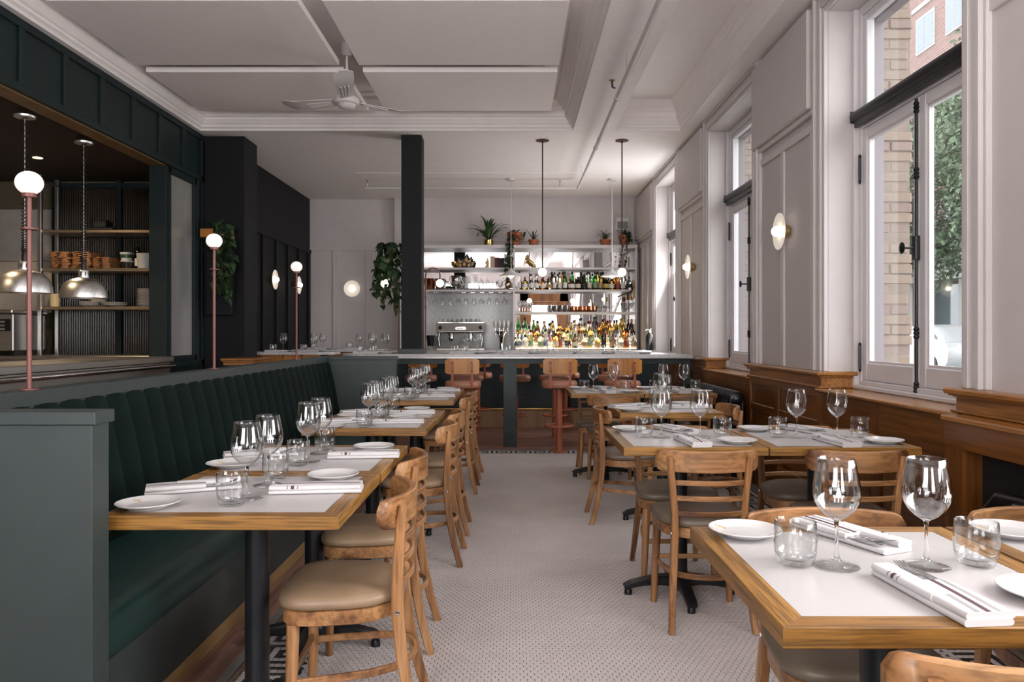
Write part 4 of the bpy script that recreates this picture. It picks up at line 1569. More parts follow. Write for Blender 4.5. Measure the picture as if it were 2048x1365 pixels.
make_bar()
stool = Stamp(make_stool())
SG = 'stools along the terrazzo counter'
for px, lab in ((926, 'wood-backed bar stool left of the green counter leg, front row'), (1119, 'wood-backed bar stool with full red post in view, front row'), (1246, 'wood-backed bar stool nearest the window, front row')):
    stool(((px - 1027) * 8.30 / F, 8.36, 0), 0, lab, SG)
for px, lab in ((936, 'bar stool facing the camera behind the leftmost front stool'), (1030, 'bar stool facing the camera behind the green counter leg'), (1110, 'bar stool facing the camera behind the middle front stool'), (1226, 'bar stool facing the camera behind the rightmost front stool'), (842, 'bar stool facing the camera under the square column')):
    stool(((px - 1027) * 9.5 / F, 9.50, 0), PI, lab, SG)
for px, lab in ((1130, 'bar stool pulled up to the dark blue bar front, middle'), (1235, 'bar stool pulled up to the dark blue bar front, window end'), (955, 'bar stool pulled up to the dark blue bar front, left end')):
    stool(((px - 1027) * 10.2 / F, 10.22, 0), 0, lab, SG)


# ------------------------------------------------------------------ back bar
BB0, BB1, BBD = -1.90, 2.06, .005   # left, right, divider


def make_backbar():
    t = thing('back_bar', 'white back bar shelving unit with mirrors behind the shelves', 'shelving', (0, 0, 0))
    y0, y1 = 12.72, 13.03
    for x in (BB0, BBD, BB1):
        MB().box(x - .018, x + .018, y0, y1, .98, 2.79, .002).build('upright', 'trim_white', t)
    MB().box(BB0 - .02, BB1 + .02, y0 - .02, y1, 2.745, 2.80, .003).build('top_shelf', 'trim_white', t)
    for z in (2.42, 2.05):
        MB().box(BB0, BBD - .018, y0, y1, z - .035, z, .003).build('shelf', 'trim_white', t)
        MB().box(BBD + .018, BB1 - .018, y0, y1, z - .035, z, .003).build('shelf', 'trim_white', t)
    MB().box(BBD + .018, BB1 - .018, y0, y1, 1.64, 1.675, .003).build('shelf', 'trim_white', t)
    MB().box(BB0, BB1, 12.45, y1, 0, .96).build('base_cabinet', 'trim_white', t)
    MB().box(BB0, BB1, 12.42, y1, .96, .985, .003).build('back_counter', 'terrazzo', t)
    MB().box(BB0 + .018, BBD - .018, y1, y1 + .012, 2.085, 2.745).build('mirror', 'mirror', t)
    MB().box(BBD + .018, BB1 - .018, y1, y1 + .012, .985, 2.745).build('mirror', 'mirror', t)
    MB().box(BB0 + .018, BBD - .018, y1 - .03, y1 + .012, .985, 2.015).build('splash_panel', 'terrazzo_wall', t)
    # glass hanging rails
    for k in range(12):
        x = BB0 + .13 + k * .155
        MB().tube([(x - .03, 12.74, 2.012), (x - .03, 12.74, 1.998), (x + .03, 12.74, 1.998), (x + .03, 12.74, 2.012)], .004, 6).tube([(x, 12.74, 1.998), (x, 13.0, 1.998)], .004, 6).build('glass_rail', 'chrome', t, 50)
    # stepped, lit bottle riser
    l = thing('bottle_riser', 'glowing stepped riser under the lower bottles of the back bar', 'bottle display', (0, 0, 0))
    for k in range(3):
        MB().box(BBD + .03, BB1 - .03, 12.50 + .15 * k, 12.65 + .15 * k, .986, 1.06 + .085 * k, .003).build('step', 'trim_white', l)
        MB().box(BBD + .03, BB1 - .03, 12.503 + .15 * k, 12.647 + .15 * k, 1.0605 + .085 * k, 1.066 + .085 * k).build('light_panel', 'led_strip', l)


make_backbar()

# ---- bottles
plain('dark_steel', (.16, .155, .15), .4, 1.0, var=.2)
LABM = {}
for nm, c in (('cream', (.62, .55, .42)), ('white', (.68, .66, .62)), ('tan', (.40, .25, .12)), ('black', (.02, .02, .02)), ('red', (.35, .06, .03)), ('green', (.20, .30, .16)), ('yellow', (.55, .42, .10)), ('blue', (.12, .16, .26))):
    plain('label_' + nm, c, .6, var=.15, vscale=60)
plain('cap_black', (.012, .012, .012), .4)
plain('cap_red', (.30, .02, .02), .4)
plain('cap_gold', (.5, .35, .12), .35, .8)
plain('cap_wood', (.36, .20, .09), .6)
SHAPES = {
    'tall': ([(0, 0), (.034, 0), (.037, .006), (.037, .185), (.034, .205), (.018, .230), (.0135, .245), (.0135, .290)], .29),
    'wine': ([(0, 0), (.034, 0), (.037, .006), (.037, .170), (.034, .195), (.020, .225), (.014, .245), (.0135, .300)], .30),
    'squat': ([(0, 0), (.044, 0), (.048, .006), (.049, .115), (.044, .140), (.020, .165), (.0145, .175), (.0145, .215)], .215),
    'round': ([(0, 0), (.040, 0), (.052, .020), (.058, .060), (.052, .105), (.030, .140), (.015, .165), (.0145, .215)], .215),
    'slim': ([(0, 0), (.027, 0), (.030, .006), (.030, .210), (.026, .235), (.013, .260), (.0125, .310)], .31),
    'jug': ([(0, 0), (.046, 0), (.050, .008), (.046, .100), (.036, .150), (.020, .200), (.0145, .225), (.015, .260)], .26),
}
BM = {}


def bottle_parts(shape, glass, lab, cap):
    k = (shape, glass, lab, cap)
    if k not in BM:
        prof, h = SHAPES[shape]
        sq = shape == 'squat'
        n = 18
        body = MB().lathe(prof + [(prof[-1][0] - .003, h), (0, h - .004)], n)
        r = max(p[0] for p in prof)
        lz = .035, .035 + h * .30
        rr = np.interp((lz[0] + lz[1]) / 2, [p[1] for p in prof], [p[0] for p in prof]) if shape in ('round', 'jug') else r
        rz = lambda z: np.interp(z, [p[1] for p in prof], [p[0] for p in prof]) + .0006
        L = MB()
        m = 13
        zs = [lz[0] + (lz[1] - lz[0]) * q / 4 for q in range(5)]
        vs = []
        for z in zs:
            for i in range(m):
                a = -HP - 1.25 + 2.5 * i / (m - 1)
                vs.append((rz(z) * 1.015 * math.cos(a), rz(z) * 1.015 * math.sin(a), z))
        L.add(vs, [(j * m + i, j * m + i + 1, (j + 1) * m + i + 1, (j + 1) * m + i) for j in range(4) for i in range(m - 1)])
        e = prof[-1][0] + .002
        C = MB().lathe([(e, h - .035), (e, h + .004), (e - .002, h + .007), (0, h + .007)], 14)
        BM[k] = (body.mesh('body', glass, 60), L.mesh('paper_label', 'label_' + lab, 60), C.mesh('cap', 'cap_' + cap, 50))
    return BM[k]


GN = {'glass_green': 'green', 'glass_amber': 'amber', 'glass_gold': 'golden', 'glass_clear_bottle': 'clear', 'glass_dark': 'dark'}


def bottle(x, y, z, shape, glass, lab, cap, label, group, s=1.0):
    t = thing('bottle', label, 'bottle', (x, y, z), random.uniform(-.2, .2), group)
    t.scale = (s, s, s)
    for nm, me in zip(('body', 'paper_label', 'cap'), bottle_parts(shape, glass, lab, cap)):
        inst(nm, me, t)
    return t


def bottles():
    G, A, O, C, D = 'glass_green', 'glass_amber', 'glass_gold', 'glass_clear_bottle', 'glass_dark'
    top = [('slim', C, 'white', 'black'), ('squat', O, 'white', 'wood'), ('jug', C, 'white', 'black'), ('jug', C, 'white', 'wood'), ('squat', A, 'white', 'red'), ('squat', C, 'tan', 'wood'),
           ('tall', C, 'white', 'black'), ('tall', C, 'cream', 'black'), ('wine', G, 'white', 'black'), ('round', A, 'white', 'gold'), ('squat', D, 'cream', 'black'), ('jug', D, 'black', 'black'),
           ('tall', C, 'cream', 'black'), ('wine', G, 'green', 'black'), ('tall', O, 'tan', 'black'), ('squat', D, 'yellow', 'gold'), ('squat', O, 'white', 'black'), ('tall', A, 'red', 'gold'), ('tall', C, 'white', 'black'), ('squat', C, 'black', 'black')]
    px = [1039, 1050, 1062, 1073, 1086, 1098, 1109, 1119, 1130, 1143, 1156, 1168, 1179, 1190, 1201, 1212, 1223, 1235, 1246, 1258]
    for i, (b, p) in enumerate(zip(top, px)):
        bottle((p - 1027) * 12.82 / F, 12.82, 2.0505, *b, '%s bottle, %s from left on the upper bottle shelf' % (GN[b[1]], ORD[i]), 'bottles on the upper bottle shelf', 1.0)
    back = [(1104, D), (1126, A), (1145, G), (1163, D), (1176, C), (1196, O), (1206, D)]
    for i, (p, g) in enumerate(back):
        bottle((p - 1027) * 12.95 / F, 12.95, 2.0505, 'slim', g, 'white', 'black', 'slim %s bottle, %s from left in the back row of the upper bottle shelf' % (GN[g], ORD[i]), 'back row of the upper bottle shelf')
    rnd = random.Random(21)
    tiers = ['front', 'middle', 'back']
    for k in range(3):
        n = (17, 18, 17)[k]
        for i in range(n):
            x = .075 + (i + rnd.uniform(-.25, .25)) * (1.93 / (n - 1)) + .0
            x = max(.075, min(2.0, x))
            g = rnd.choice([O, O, A, C, C, C, C, O, C, D] if k < 2 else [O, A, D, O, C, C])
            sh = rnd.choice(['tall', 'wine', 'squat', 'round', 'slim', 'jug'] if k else ['squat', 'squat', 'round', 'jug', 'tall'])
            if k == 2 and i < 3: g, sh = G, 'wine'
            lb = rnd.choice(['white', 'cream', 'tan', 'black', 'yellow', 'red', 'green', 'blue', 'white', 'cream'])
            cp = rnd.choice(['black', 'red', 'gold', 'wood', 'black'])
            bottle(x, 12.575 + .15 * k, 1.0668 + .085 * k, sh, g, lb, cp, '%s bottle, %s from left in the %s row of the glowing lower bottle display' % (GN[g], ORD[i], tiers[k]), 'bottles on the glowing lower display', rnd.uniform(1.0, 1.16))


bottles()


# ---- shelf glassware and ornaments
def single(name, cat, lab, mb, mat, loc, smooth=60, group=None, rz=0.0, sc=None):
    o = mb.build(name, mat, None, smooth)
    o.location = loc
    o.rotation_euler[2] = rz
    if sc: o.scale = sc
    return tag(o, lab, cat, group)


def bar_items():
    Y = 12.86
    X = lambda px, y=Y: (px - 1027) * y / F
    S3 = 2.0505
    # left shelf
    def bucket(px, mat, lab, y):
        t = thing('ice_bucket', lab, 'ice bucket', (X(px, y), y, S3), 0)
        MB().lathe([(0, 0), (.062, 0), (.066, .005), (.088, .185), (.093, .19), (.091, .196), (.086, .192), (.064, .012), (0, .010)], 28).build('pail', mat, t, 50)
        for s in (-1, 1):
            MB().tube([(s * .082, 0, .13), (s * .108, 0, .135), (s * .110, 0, .16), (s * .086, 0, .165)], .007, 8).build('handle', mat, t, 60)
    bucket(858, 'copper', 'copper ice bucket half hidden by the square column', Y)
    bucket(880, 'silver', 'tarnished silver ice bucket next to the copper one', Y + .06)
    t = thing('trophy_urn', 'ornate silver urn with two scroll handles on the upper left shelf', 'urn', (X(911), Y, S3))
    MB().lathe([(0, 0), (.055, 0), (.058, .008), (.030, .025), (.026, .04), (.060, .065), (.080, .095), (.072, .120), (.062, .135), (.066, .200), (.085, .235), (.088, .240), (.082, .238), (.060, .20), (.05, .14), (0, .10)], 32).build('bowl', 'silver', t, 50)
    for s in (-1, 1):
        MB().tube([(s * .070, 0, .10), (s * .115, 0, .09), (s * .125, 0, .13), (s * .105, 0, .16), (s * .088, 0, .20), (s * .098, 0, .225)], .008, 8).build('handle', 'silver', t, 60)
    for px, lab in ((931, 'tall waisted glass vase next to the silver urn'), (938, 'second waisted glass vase beside the silver urn')):
        single('vase', 'vase', lab, MB().lathe([(0, 0), (.05, 0), (.058, .02), (.060, .07), (.045, .13), (.030, .18), (.034, .22), (.045, .24), (.043, .24), (.032, .22), (.028, .18), (.043, .13), (.057, .07), (0, .01)], 24), 'clear_glass', (X(px) - .02, Y, S3), 80)
    single('carafe', 'carafe', 'glass carafe with flared neck on the upper left shelf', MB().lathe([(0, 0), (.07, 0), (.075, .012), (.066, .05), (.040, .11), (.026, .16), (.024, .20), (.038, .245), (.036, .245), (.022, .20), (.024, .16), (.038, .11), (.062, .05), (0, .012)], 24), 'clear_glass', (X(951), Y, S3), 80)
    for px, o in ((962, 'left'), (975, 'right')):
        t = thing('lidded_jar', 'lidded cut-glass jar, %s one of the pair' % o, 'jar', (X(px), Y, S3))
        MB().lathe([(0, 0), (.036, 0), (.040, .01), (.044, .12), (.040, .135), (.038, .13), (.038, .02), (0, .012)], 16).build('jar', 'clear_glass', t)
        MB().lathe([(.044, .135), (.042, .145), (.015, .165), (.008, .18), (.014, .19), (.008, .20), (0, .202)], 16).build('lid', 'clear_glass', t)
    for px, o in ((988, 'left'), (1000, 'right')):
        t = thing('goblet', 'cut-glass goblet, %s one of the pair' % o, 'goblet', (X(px), Y, S3))
        MB().lathe([(.006, .06), (.035, .08), (.044, .11), (.042, .155), (.040, .155), (.041, .11), (.032, .084), (0, .068)], 16).build('bowl', 'clear_glass', t)
        MB().lathe([(0, 0), (.032, 0), (.032, .004), (.008, .01), (.006, .06), (0, .06)], 16).build('foot', 'clear_glass', t)
    t = thing('picture_ornament', 'small oval metal ornament on a stand under the pendant lamp', 'ornament', (X(1016), Y, S3))
    ring = [(.042 * math.cos(2 * PI * k / 20), 0, .11 + .052 * math.sin(2 * PI * k / 20)) for k in range(20)]
    MB().tube(ring, .012, 8, closed=True).build('oval_frame', 'antique_gold', t, 60)
    MB().lathe([(0, 0), (.03, 0), (.03, .01), (.012, .03), (.02, .06), (0, .065)], 14).build('stand', 'antique_gold', t, 50)
    # shelf above, left
    S2 = 2.4205
    t = thing('lotus_ornament', 'black and gold lotus leaf ornament on the highest left shelf', 'ornament', (X(929), Y, S2))
    for k, (a, h, w) in enumerate(((-1.05, .16, .05), (-.6, .20, .055), (-.2, .17, .05), (.2, .24, .06), (.62, .21, .055), (1.1, .17, .05), (-.85, .10, .045), (.0, .12, .05), (.9, .11, .045))):
        yy = -.03 if k > 5 else 0
        m = MB()
        pts = [(-w * .45, 0), (-w, h * .35), (-w * .75, h * .65), (0, h), (w * .75, h * .65), (w, h * .35), (w * .45, 0)]
        c, s = math.cos(-a * .75), math.sin(-a * .75)
        poly = [(x * c - z * s + a * .055, x * s + z * c + .012) for x, z in pts]
        m.prism(poly, yy - .008, yy + .008, 'y')
        m.build('petal', 'book_blue', t)
        poly2 = [((x * .62) * c - (z * .62 + h * .16) * s + a * .055, (x * .62) * s + (z * .62 + h * .16) * c + .012) for x, z in pts]
        MB().prism(poly2, yy - .011, yy - .0082, 'y').build('gold_inset', 'antique_gold', t)
    MB().box(-.14, .14, -.05, .03, 0, .022, .004).build('base', 'book_blue', t)
    single('gold_cup', 'cup', 'small gilded cup beside the lotus ornament', MB().lathe([(0, 0), (.03, 0), (.03, .006), (.010, .02), (.040, .05), (.048, .11), (.046, .11), (.036, .055), (0, .04)], 20), 'gold', (X(908), Y, S2))
    bx = X(981)
    for i, (w, h, m, lab) in enumerate(((.052, .195, 'book_cream', 'thick cream hardback book'), (.020, .19, 'book_cream', 'thin cream book'), (.046, .175, 'book_red', 'maroon hardback book'), (.030, .175, 'book_red', 'narrower maroon book'),
                                      (.034, .165, 'book_blue', 'navy book behind the ivy'), (.040, .17, 'book_blue', 'second navy book behind the ivy'), (.020, .235, 'book_white', 'tall thin white book'), (.030, .225, 'book_white', 'tall white book'), (.040, .235, 'book_blue', 'tall dark book by the divider'))):
        t = thing('book', lab + ' on the highest left shelf', 'book', (bx + w / 2, Y, S2), 0, 'books on the highest left shelf')
        MB().box(-w / 2, -w / 2 + .003, -.07, .07, 0, h).box(w / 2 - .003, w / 2, -.07, .07, 0, h).box(-w / 2, w / 2, -.073, -.069, 0, h, .001).build('cover', m, t)
        MB().box(-w / 2 + .003, w / 2 - .003, -.069, .066, .004, h - .004).build('pages', 'paper', t)
        bx += w + .002
    for x, s, o in ((X(976), -1, 'left'), (bx + .02, 1, 'right')):
        t = thing('bookend', 'scrolled bronze bookend at the %s of the books' % o, 'bookend', (x, Y, S2))
        MB().prism([(0, 0), (s * .06, 0), (s * .03, .05), (s * .05, .10), (s * .015, .13), (s * .02, .16), (0, .165)], -.04, .04, 'y').build('scroll', 'antique_gold', t)
        MB().box(-.01, .01, -.05, .05, 0, .02).build('foot', 'antique_gold', t)
    # rearing golden horse
    t = thing('horse_figurine', 'golden rearing horse figurine on the highest right shelf', 'figurine', (X(1057), Y, S2))
    h = MB()
    h.tube([(.085, 0, .045), (.07, 0, .075), (.035, 0, .105), (0, 0, .135), (-.012, 0, .16)], [.016, .030, .031, .029, .020], 12)
    h.tube([(-.005, 0, .15), (-.012, 0, .19), (-.022, 0, .212)], [.022, .015, .013], 10)
    h.tube([(-.018, 0, .212), (-.045, 0, .198), (-.056, 0, .190)], [.015, .010, .008], 10)
    h.tube([(-.016, .008, .22), (-.012, .009, .236)], [.006, .001], 6).tube([(-.016, -.008, .22), (-.012, -.009, .236)], [.006, .001], 6)
    for yy in (-.014, .014):
        h.tube([(.072, yy, .07), (.085, yy, .035), (.072, yy, .018), (.08, yy, 0)], [.017, .011, .007, .007], 8)
        h.tube([(-.004, yy, .135), (-.045, yy, .140 + yy), (-.068, yy, .118 + yy), (-.060, yy, .100 + yy)], [.014, .008, .006, .006], 8)
    h.build('body', 'gold', t, 80)
    MB().tube([(.09, 0, .055), (.112, 0, .060), (.118, 0, .03), (.110, 0, .004)], [.010, .014, .012, .003], 8).build('tail', 'gold', t, 80)
    MB().tube([(-.008, 0, .225), (.008, 0, .205), (.012, 0, .17)], [.005, .009, .004], 8).build('mane', 'gold', t, 80)
    # right glassware shelf
    S4 = 1.6755
    def stem_glass(px, yy, lab):
        o = dup(wine.p, (X(px, yy), yy, S4), 0, lab, 'wine glasses on the glassware shelf', (.8, .8, .82))
        return o
    for i, (px, yy) in enumerate(((1039, 12.80), (1050, 12.80), (1061, 12.80), (1045, 12.93), (1056, 12.93))):
        stem_glass(px, yy, 'wine glass at the left end of the glassware shelf, %s of its %s row' % (ORD[i % 3], 'front' if i < 3 else 'back'))
    for i in range(5):
        single('shot_glass', 'shot glass', 'shot glass, %s from left on the glassware shelf' % ORD[i], MB().lathe([(0, 0), (.018, 0), (.021, .055), (.0195, .055), (.017, .012), (0, .010)], 14), 'clear_glass', (X(1069 + i * 5.4), Y - .02, S4), 60, 'shot glasses on the glassware shelf')
    for i in range(4):
        single('steel_tumbler', 'tumbler', 'steel tumbler, %s from left on the glassware shelf' % ORD[i], MB().lathe([(0, 0), (.034, 0), (.036, .004), (.046, .115), (.044, .115), (.034, .008), (0, .006)], 18), 'silver' if i else 'chrome', (X(1101 + i * 11), Y, S4), 50, 'steel tumblers on the glassware shelf')
    for i in range(6):
        t = thing('copper_mug', 'copper mug, %s from left on the glassware shelf' % ORD[i], 'mug', (X(1147 + i * 8.6), Y - .03 + .09 * (i % 2), S4), 0, 'copper mugs on the glassware shelf')
        MB().lathe([(0, 0), (.030, 0), (.042, .02), (.045, .05), (.040, .085), (.042, .098), (.040, .098), (.038, .085), (.042, .05), (.030, .008), (0, .006)], 18).build('cup', 'copper', t, 50)
        MB().tube([(-.042, 0, .075), (-.066, 0, .072), (-.068, 0, .04), (-.042, 0, .025)], .004, 6).build('handle', 'copper', t, 60)
    for i, px in enumerate((1199, 1210, 1221)):
        t = thing('coupe_glass', 'coupe glass, %s from left near the glass punch bowl' % ORD[i], 'coupe', (X(px), Y + .04 * (i % 2), S4), 0, 'coupe glasses on the glassware shelf')
        MB().lathe([(.004, .065), (.03, .072), (.046, .09), (.05, .115), (.0485, .115), (.044, .092), (.028, .075), (0, .07)], 18).build('bowl', 'clear_glass', t, 60)
        MB().lathe([(0, 0), (.032, 0), (.03, .003), (.006, .008), (.003, .03), (.004, .066), (0, .066)], 14).build('stem', 'clear_glass', t, 60)
    t = thing('punch_bowl', 'scalloped glass punch bowl at the right end of the glassware shelf', 'bowl', (X(1254), Y, S4))
    MB().lathe([(0, 0), (.05, 0), (.045, .02), (.03, .03), (.07, .06), (.105, .11), (.12, .155), (.117, .156), (.10, .112), (.065, .066), (0, .04)], 22).build('bowl', 'clear_glass', t)
    sc = MB()
    for k in range(22):
        a = 2 * PI * k / 22
        sc.sphere((.120 * math.cos(a), .120 * math.sin(a), .157), .009, 6, 4)
    sc.build('scalloped_rim', 'clear_glass', t, 80)
    # hanging glasses
    for k in range(11):
        x = BB0 + .44 + k * .131
        t = thing('hanging_glass', 'upside-down glass hanging under the left shelf, %s from the column' % ORD[k], 'glass', (x, 12.80, 1.998), 0, 'glasses hanging under the left shelf')
        if k % 3 == 1: pr = [(.004, -.09), (.030, -.115), (.042, -.15), (.044, -.18), (.0425, -.18), (.040, -.15), (.028, -.118), (0, -.097)]
        else: pr = [(.004, -.085), (.024, -.105), (.030, -.135), (.028, -.20), (.0265, -.20), (.028, -.135), (.022, -.108), (0, -.09)]
        MB().lathe(pr, 16).build('bowl', 'clear_glass', t, 60)
        MB().lathe([(0, 0), (.034, -.0005), (.033, -.004), (.006, -.01), (.0032, -.04), (.004, -.088), (0, -.088)], 14).build('stem', 'clear_glass', t, 60)
    # lever corkscrew clamped at the right end
    t = thing('lever_corkscrew', 'antique brass lever corkscrew clamped to the right end of the shelves', 'corkscrew', (BB1 - .05, 12.69, 1.90))
    MB().box(-.02, .02, -.02, .02, .0, .30, .006).build('column', 'antique_gold', t)
    MB().tube([(0, -.02, .20), (-.04, -.04, .12), (-.16, -.05, .06)], .010, 8).build('lever', 'black_iron', t, 50)
    MB().lathe([(0, 0), (.025, 0), (.035, .03), (.03, .07), (0, .075)], 14, (-.06, -.03, -.02)).build('clamp_bell', 'antique_gold', t, 50)
    # espresso machine on the back counter
    t = thing('espresso_machine', 'chrome two-group espresso machine behind the bar', 'espresso machine', (X(922, 12.6), 12.62, .9855))
    MB().box(-.40, .40, -.10, .16, .33, .50, .02).build('top_body', 'brushed_steel', t)
    MB().prism([(-.16, .36), (-.10, .50), (-.08, .50), (-.08, .36)], -.40, .40, 'x').build('front_fascia', 'brushed_steel', t)
    MB().box(-.37, .37, -.02, .16, .08, .34, .01).build('back_panel', 'dark_steel', t)
    MB().box(-.40, .40, -.18, .16, .03, .09, .012).build('drip_tray', 'brushed_steel', t)
    MB().box(-.38, .38, -.02, .15, .50, .515, .003).build('cup_tray', 'chrome', t)
    for s in (-1, 1):
        MB().lathe([(.028, .0), (.03, .012), (.02, .018), (0, .02)], 16).xf(Matrix.Translation((s * .33, -.135, .425)) @ Matrix.Rotation(HP, 4, 'X')).build('steam_knob', 'black_plastic', t, 50)
        g = MB().lathe([(.045, .0), (.045, .09), (.035, .1), (0, .1)], 16, (s * .16, -.09, .245)).build('group_head', 'chrome', t, 50)
        MB().tube([(s * .16, -.09, .235), (s * .16, -.13, .232), (s * .16, -.25, .215)], [.03, .012, .014], 10).build('portafilter', 'black_plastic', g, 50)
        MB().tube([(s * .34, -.12, .36), (s * .36, -.15, .25), (s * .345, -.15, .12)], .007, 8).build('steam_wand', 'chrome', t, 50)
        MB().box(s * .37 - .012, s * .37 + .012, -.15, -.12, 0, .06, .004).build('foot', 'black_plastic', t)
    MB().prism([(-.09, .41), (-.075, .435), (.075, .435), (.09, .41), (.075, .385), (-.075, .385)], -.148, -.132, 'y').build('badge', 'chrome', t)
    MB().box(-.05, .05, -.15, -.147, .402, .418).build('badge_plate', 'etched_white', t)
    for i in range(8):
        c = thing('espresso_cup', 'white espresso cup, %s from left on the espresso machine' % ORD[i], 'cup', (X(922, 12.6) - .28 + i * .078, 12.66 + (.03 if i % 2 else 0), .9855 + .5155), random.uniform(-1, 1), 'cups on the espresso machine')
        MB().lathe([(0, 0), (.022, 0), (.030, .02), (.034, .052), (.032, .052), (.028, .02), (0, .006)], 16).build('cup', 'porcelain', c, 60)
        MB().tube([(.031, 0, .042), (.046, 0, .040), (.046, 0, .020), (.029, 0, .016)], .004, 6).build('handle', 'porcelain', c, 60)
    # beer tap tower
    t = thing('tap_tower', 'chrome beer tap tower with four white handles', 'beer tap', (X(1003, 12.5), 12.52, .9855))
    MB().lathe([(0, 0), (.045, 0), (.042, .01), (.028, .03), (.030, .22), (.055, .30), (.085, .335), (.085, .375), (0, .38)], 24).build('tower', 'chrome', t, 50)
    for k in range(4):
        x = -.105 + k * .07
        f = MB().tube([(x * .7, -.05, .355), (x, -.10, .36), (x, -.12, .34), (x, -.125, .30)], .010, 8).tube([(x, -.10, .36), (x, -.10, .42)], .008, 8).build('faucet', 'chrome', t, 50)
        MB().lathe([(0, 0), (.012, 0), (.030, .05), (.031, .085), (.020, .125), (0, .132)], 14, (x, -.10, .415)).build('tap_handle', 'porcelain', f, 60)
    # grinder
    t = thing('coffee_grinder', 'small black coffee grinder right of the square column', 'grinder', (X(860, 12.5), 12.55, .9855))
    MB().lathe([(.04, .0), (.055, .005), (.055, .10), (.04, .12), (0, .12)], 18).build('jar', 'clear_glass', t, 50)
    MB().lathe([(.045, .12), (.05, .14), (.055, .20), (.075, .29), (.07, .295), (0, .295)], 18).build('hopper', 'black_plastic', t, 50)
    # soda siphon at the window end of the bar
    t = thing('soda_siphon', 'grey soda siphon standing at the window end of the bar', 'siphon', (1.93, 10.75, BZ + .0005))
    MB().lathe([(0, 0), (.052, 0), (.056, .006), (.057, .17), (.050, .205), (.028, .235), (.022, .25), (0, .25)], 20).build('bottle', 'black_iron', t, 60)
    MB().lathe([(.024, .25), (.026, .27), (.020, .285), (0, .29)], 14).tube([(0, 0, .28), (-.04, 0, .30), (-.06, 0, .28)], .008, 8).tube([(0, 0, .285), (.02, 0, .31)], .009, 8).build('valve_head', 'chrome', t, 60)
    # white speaker box on the back wall
    t = thing('wall_speaker', 'small white box speaker high on the back wall corner', 'speaker', (1.86, 12.98, 3.20))
    MB().box(-.12, .12, -.08, .0, -.13, .10, .02).build('cabinet', 'plastic_tub', t)
    MB().box(-.09, .09, -.084, -.079, -.10, .02, .002).build('grille', 'tile_grey', t)
    MB().tube([(.09, -.02, .10), (.09, -.02, .40)], .005, 6).build('cable_duct', 'trim_white', t)


bar_items()

# ---- counter place settings
def bar_settings():
    wi, tu, pl, na = wine.p, tumbler.p, plate.p, napkin.p
    def setp(x, y, z, key, k, sc=1.0):
        dup(wi, (x + .06, y - .02, z), k, 'wine glass for the %s' % key, 'wine glasses on the bar counters')
        dup(tu, (x - .10, y + .06, z), k, 'water tumbler for the %s' % key, 'tumblers on the bar counters')
        dup(pl, (x + .22, y - .08, z), k, 'side plate for the %s' % key, 'side plates on the bar counters')
        dup(na, (x, y - .10, z), HP + .1, 'napkin roll for the %s' % key, 'napkin rolls on the bar counters')
    z = BZ + .0006
    for px, key in ((735, 'counter place left of the column'), (925, 'counter place at the leftmost front stool'), (1030, 'counter place above the green leg'), (1119, 'counter place at the middle front stool'), (1175, 'counter place between middle and right front stools'), (1250, 'counter place at the rightmost front stool')):
        setp((px - 1027) * 8.85 / F, 8.86, z, key, px)
    for px, key in ((760, 'far side of the counter left of the column'), (945, 'far side of the counter behind the leftmost front stool'), (1085, 'far side of the counter behind the middle front stool'), (1150, 'far side of the counter right of the middle'), (1220, 'far side of the counter near the window')):
        setp((px - 1027) * 9.12 / F, 9.15, z, key, px)
    for x, y, key in ((-3.05, 9.86, 'ledge counter by the dark wall, left place'), (-2.65, 9.86, 'ledge counter by the dark wall, right place'), (-2.95, 11.5, 'counter under the round wall lamp, left place'), (-2.40, 11.5, 'counter under the round wall lamp, right place')):
        setp(x, y, z, key, x)


bar_settings()

# ================================================================== LAMPS, CEILING THINGS
def sconce(loc, rz, lab):
    """opal disc wall lamp; local +x points out of the wall"""
    t = thing('wall_sconce', lab, 'wall lamp', loc, rz, 'opal disc wall lamps')
    M = Matrix.Rotation(HP, 4, 'Y')
    MB().lathe([(0, 0), (.052, 0), (.052, .045), (.046, .05), (0, .05)], 24).xf(M).build('wall_mount', 'brass', t, 40)
    MB().lathe([(0, .052), (.06, .053), (.11, .058), (.142, .066), (.143, .069), (.11, .063), (.06, .058), (0, .057)], 40).xf(M).build('disc', 'opal_disc', t, 60)
    MB().sphere((.085, 0, 0), .040, 20, 14).build('bulb', 'globe_glow', t, 180)


for x, y in ((WX - .02, 5.86), (WX - .02, 8.93)):
    sconce((x, y, 2.09), PI, 'opal disc wall lamp on the white pier %s' % ('between the two nearest windows' if y < 7 else 'right of the bar'))
sconce((-3.52, 10.98, 2.09), 0, 'opal disc wall lamp on the dark wall, nearer one')
sconce((-3.52, 12.20, 2.09), 0, 'opal disc wall lamp on the dark wall, farther one')
sconce((-2.80, 13.198, 2.09), -HP, 'round opal wall lamp facing the room on the pale back wall')


def rod_pendant(x, lab):
    t = thing('pendant_lamp', lab, 'pendant lamp', (x, 9.19, ZC - .001), 0, 'red rod pendants over the counter')
    MB().lathe([(0, 0), (.080, 0), (.080, -.006), (.012, -.010), (.012, -.03), (0, -.03)][::-1], 28).build('ceiling_plate', 'pendant_rod', t, 40)
    MB().tube([(0, 0, -.02), (0, 0, -1.55)], .0075, 10).build('rod', 'pendant_rod', t, 50)
    MB().lathe([(0, -1.552), (.018, -1.552), (.018, -1.54), (0, -1.535)], 14).build('cup', 'pendant_rod', t, 40)
    MB().sphere((0, 0, -1.60), .050, 24, 16).build('globe', 'pendant_glow', t, 180)


rod_pendant(.352, 'globe pendant on a long dark red rod, left of the pair')
rod_pendant(1.316, 'globe pendant on a long dark red rod, right of the pair')


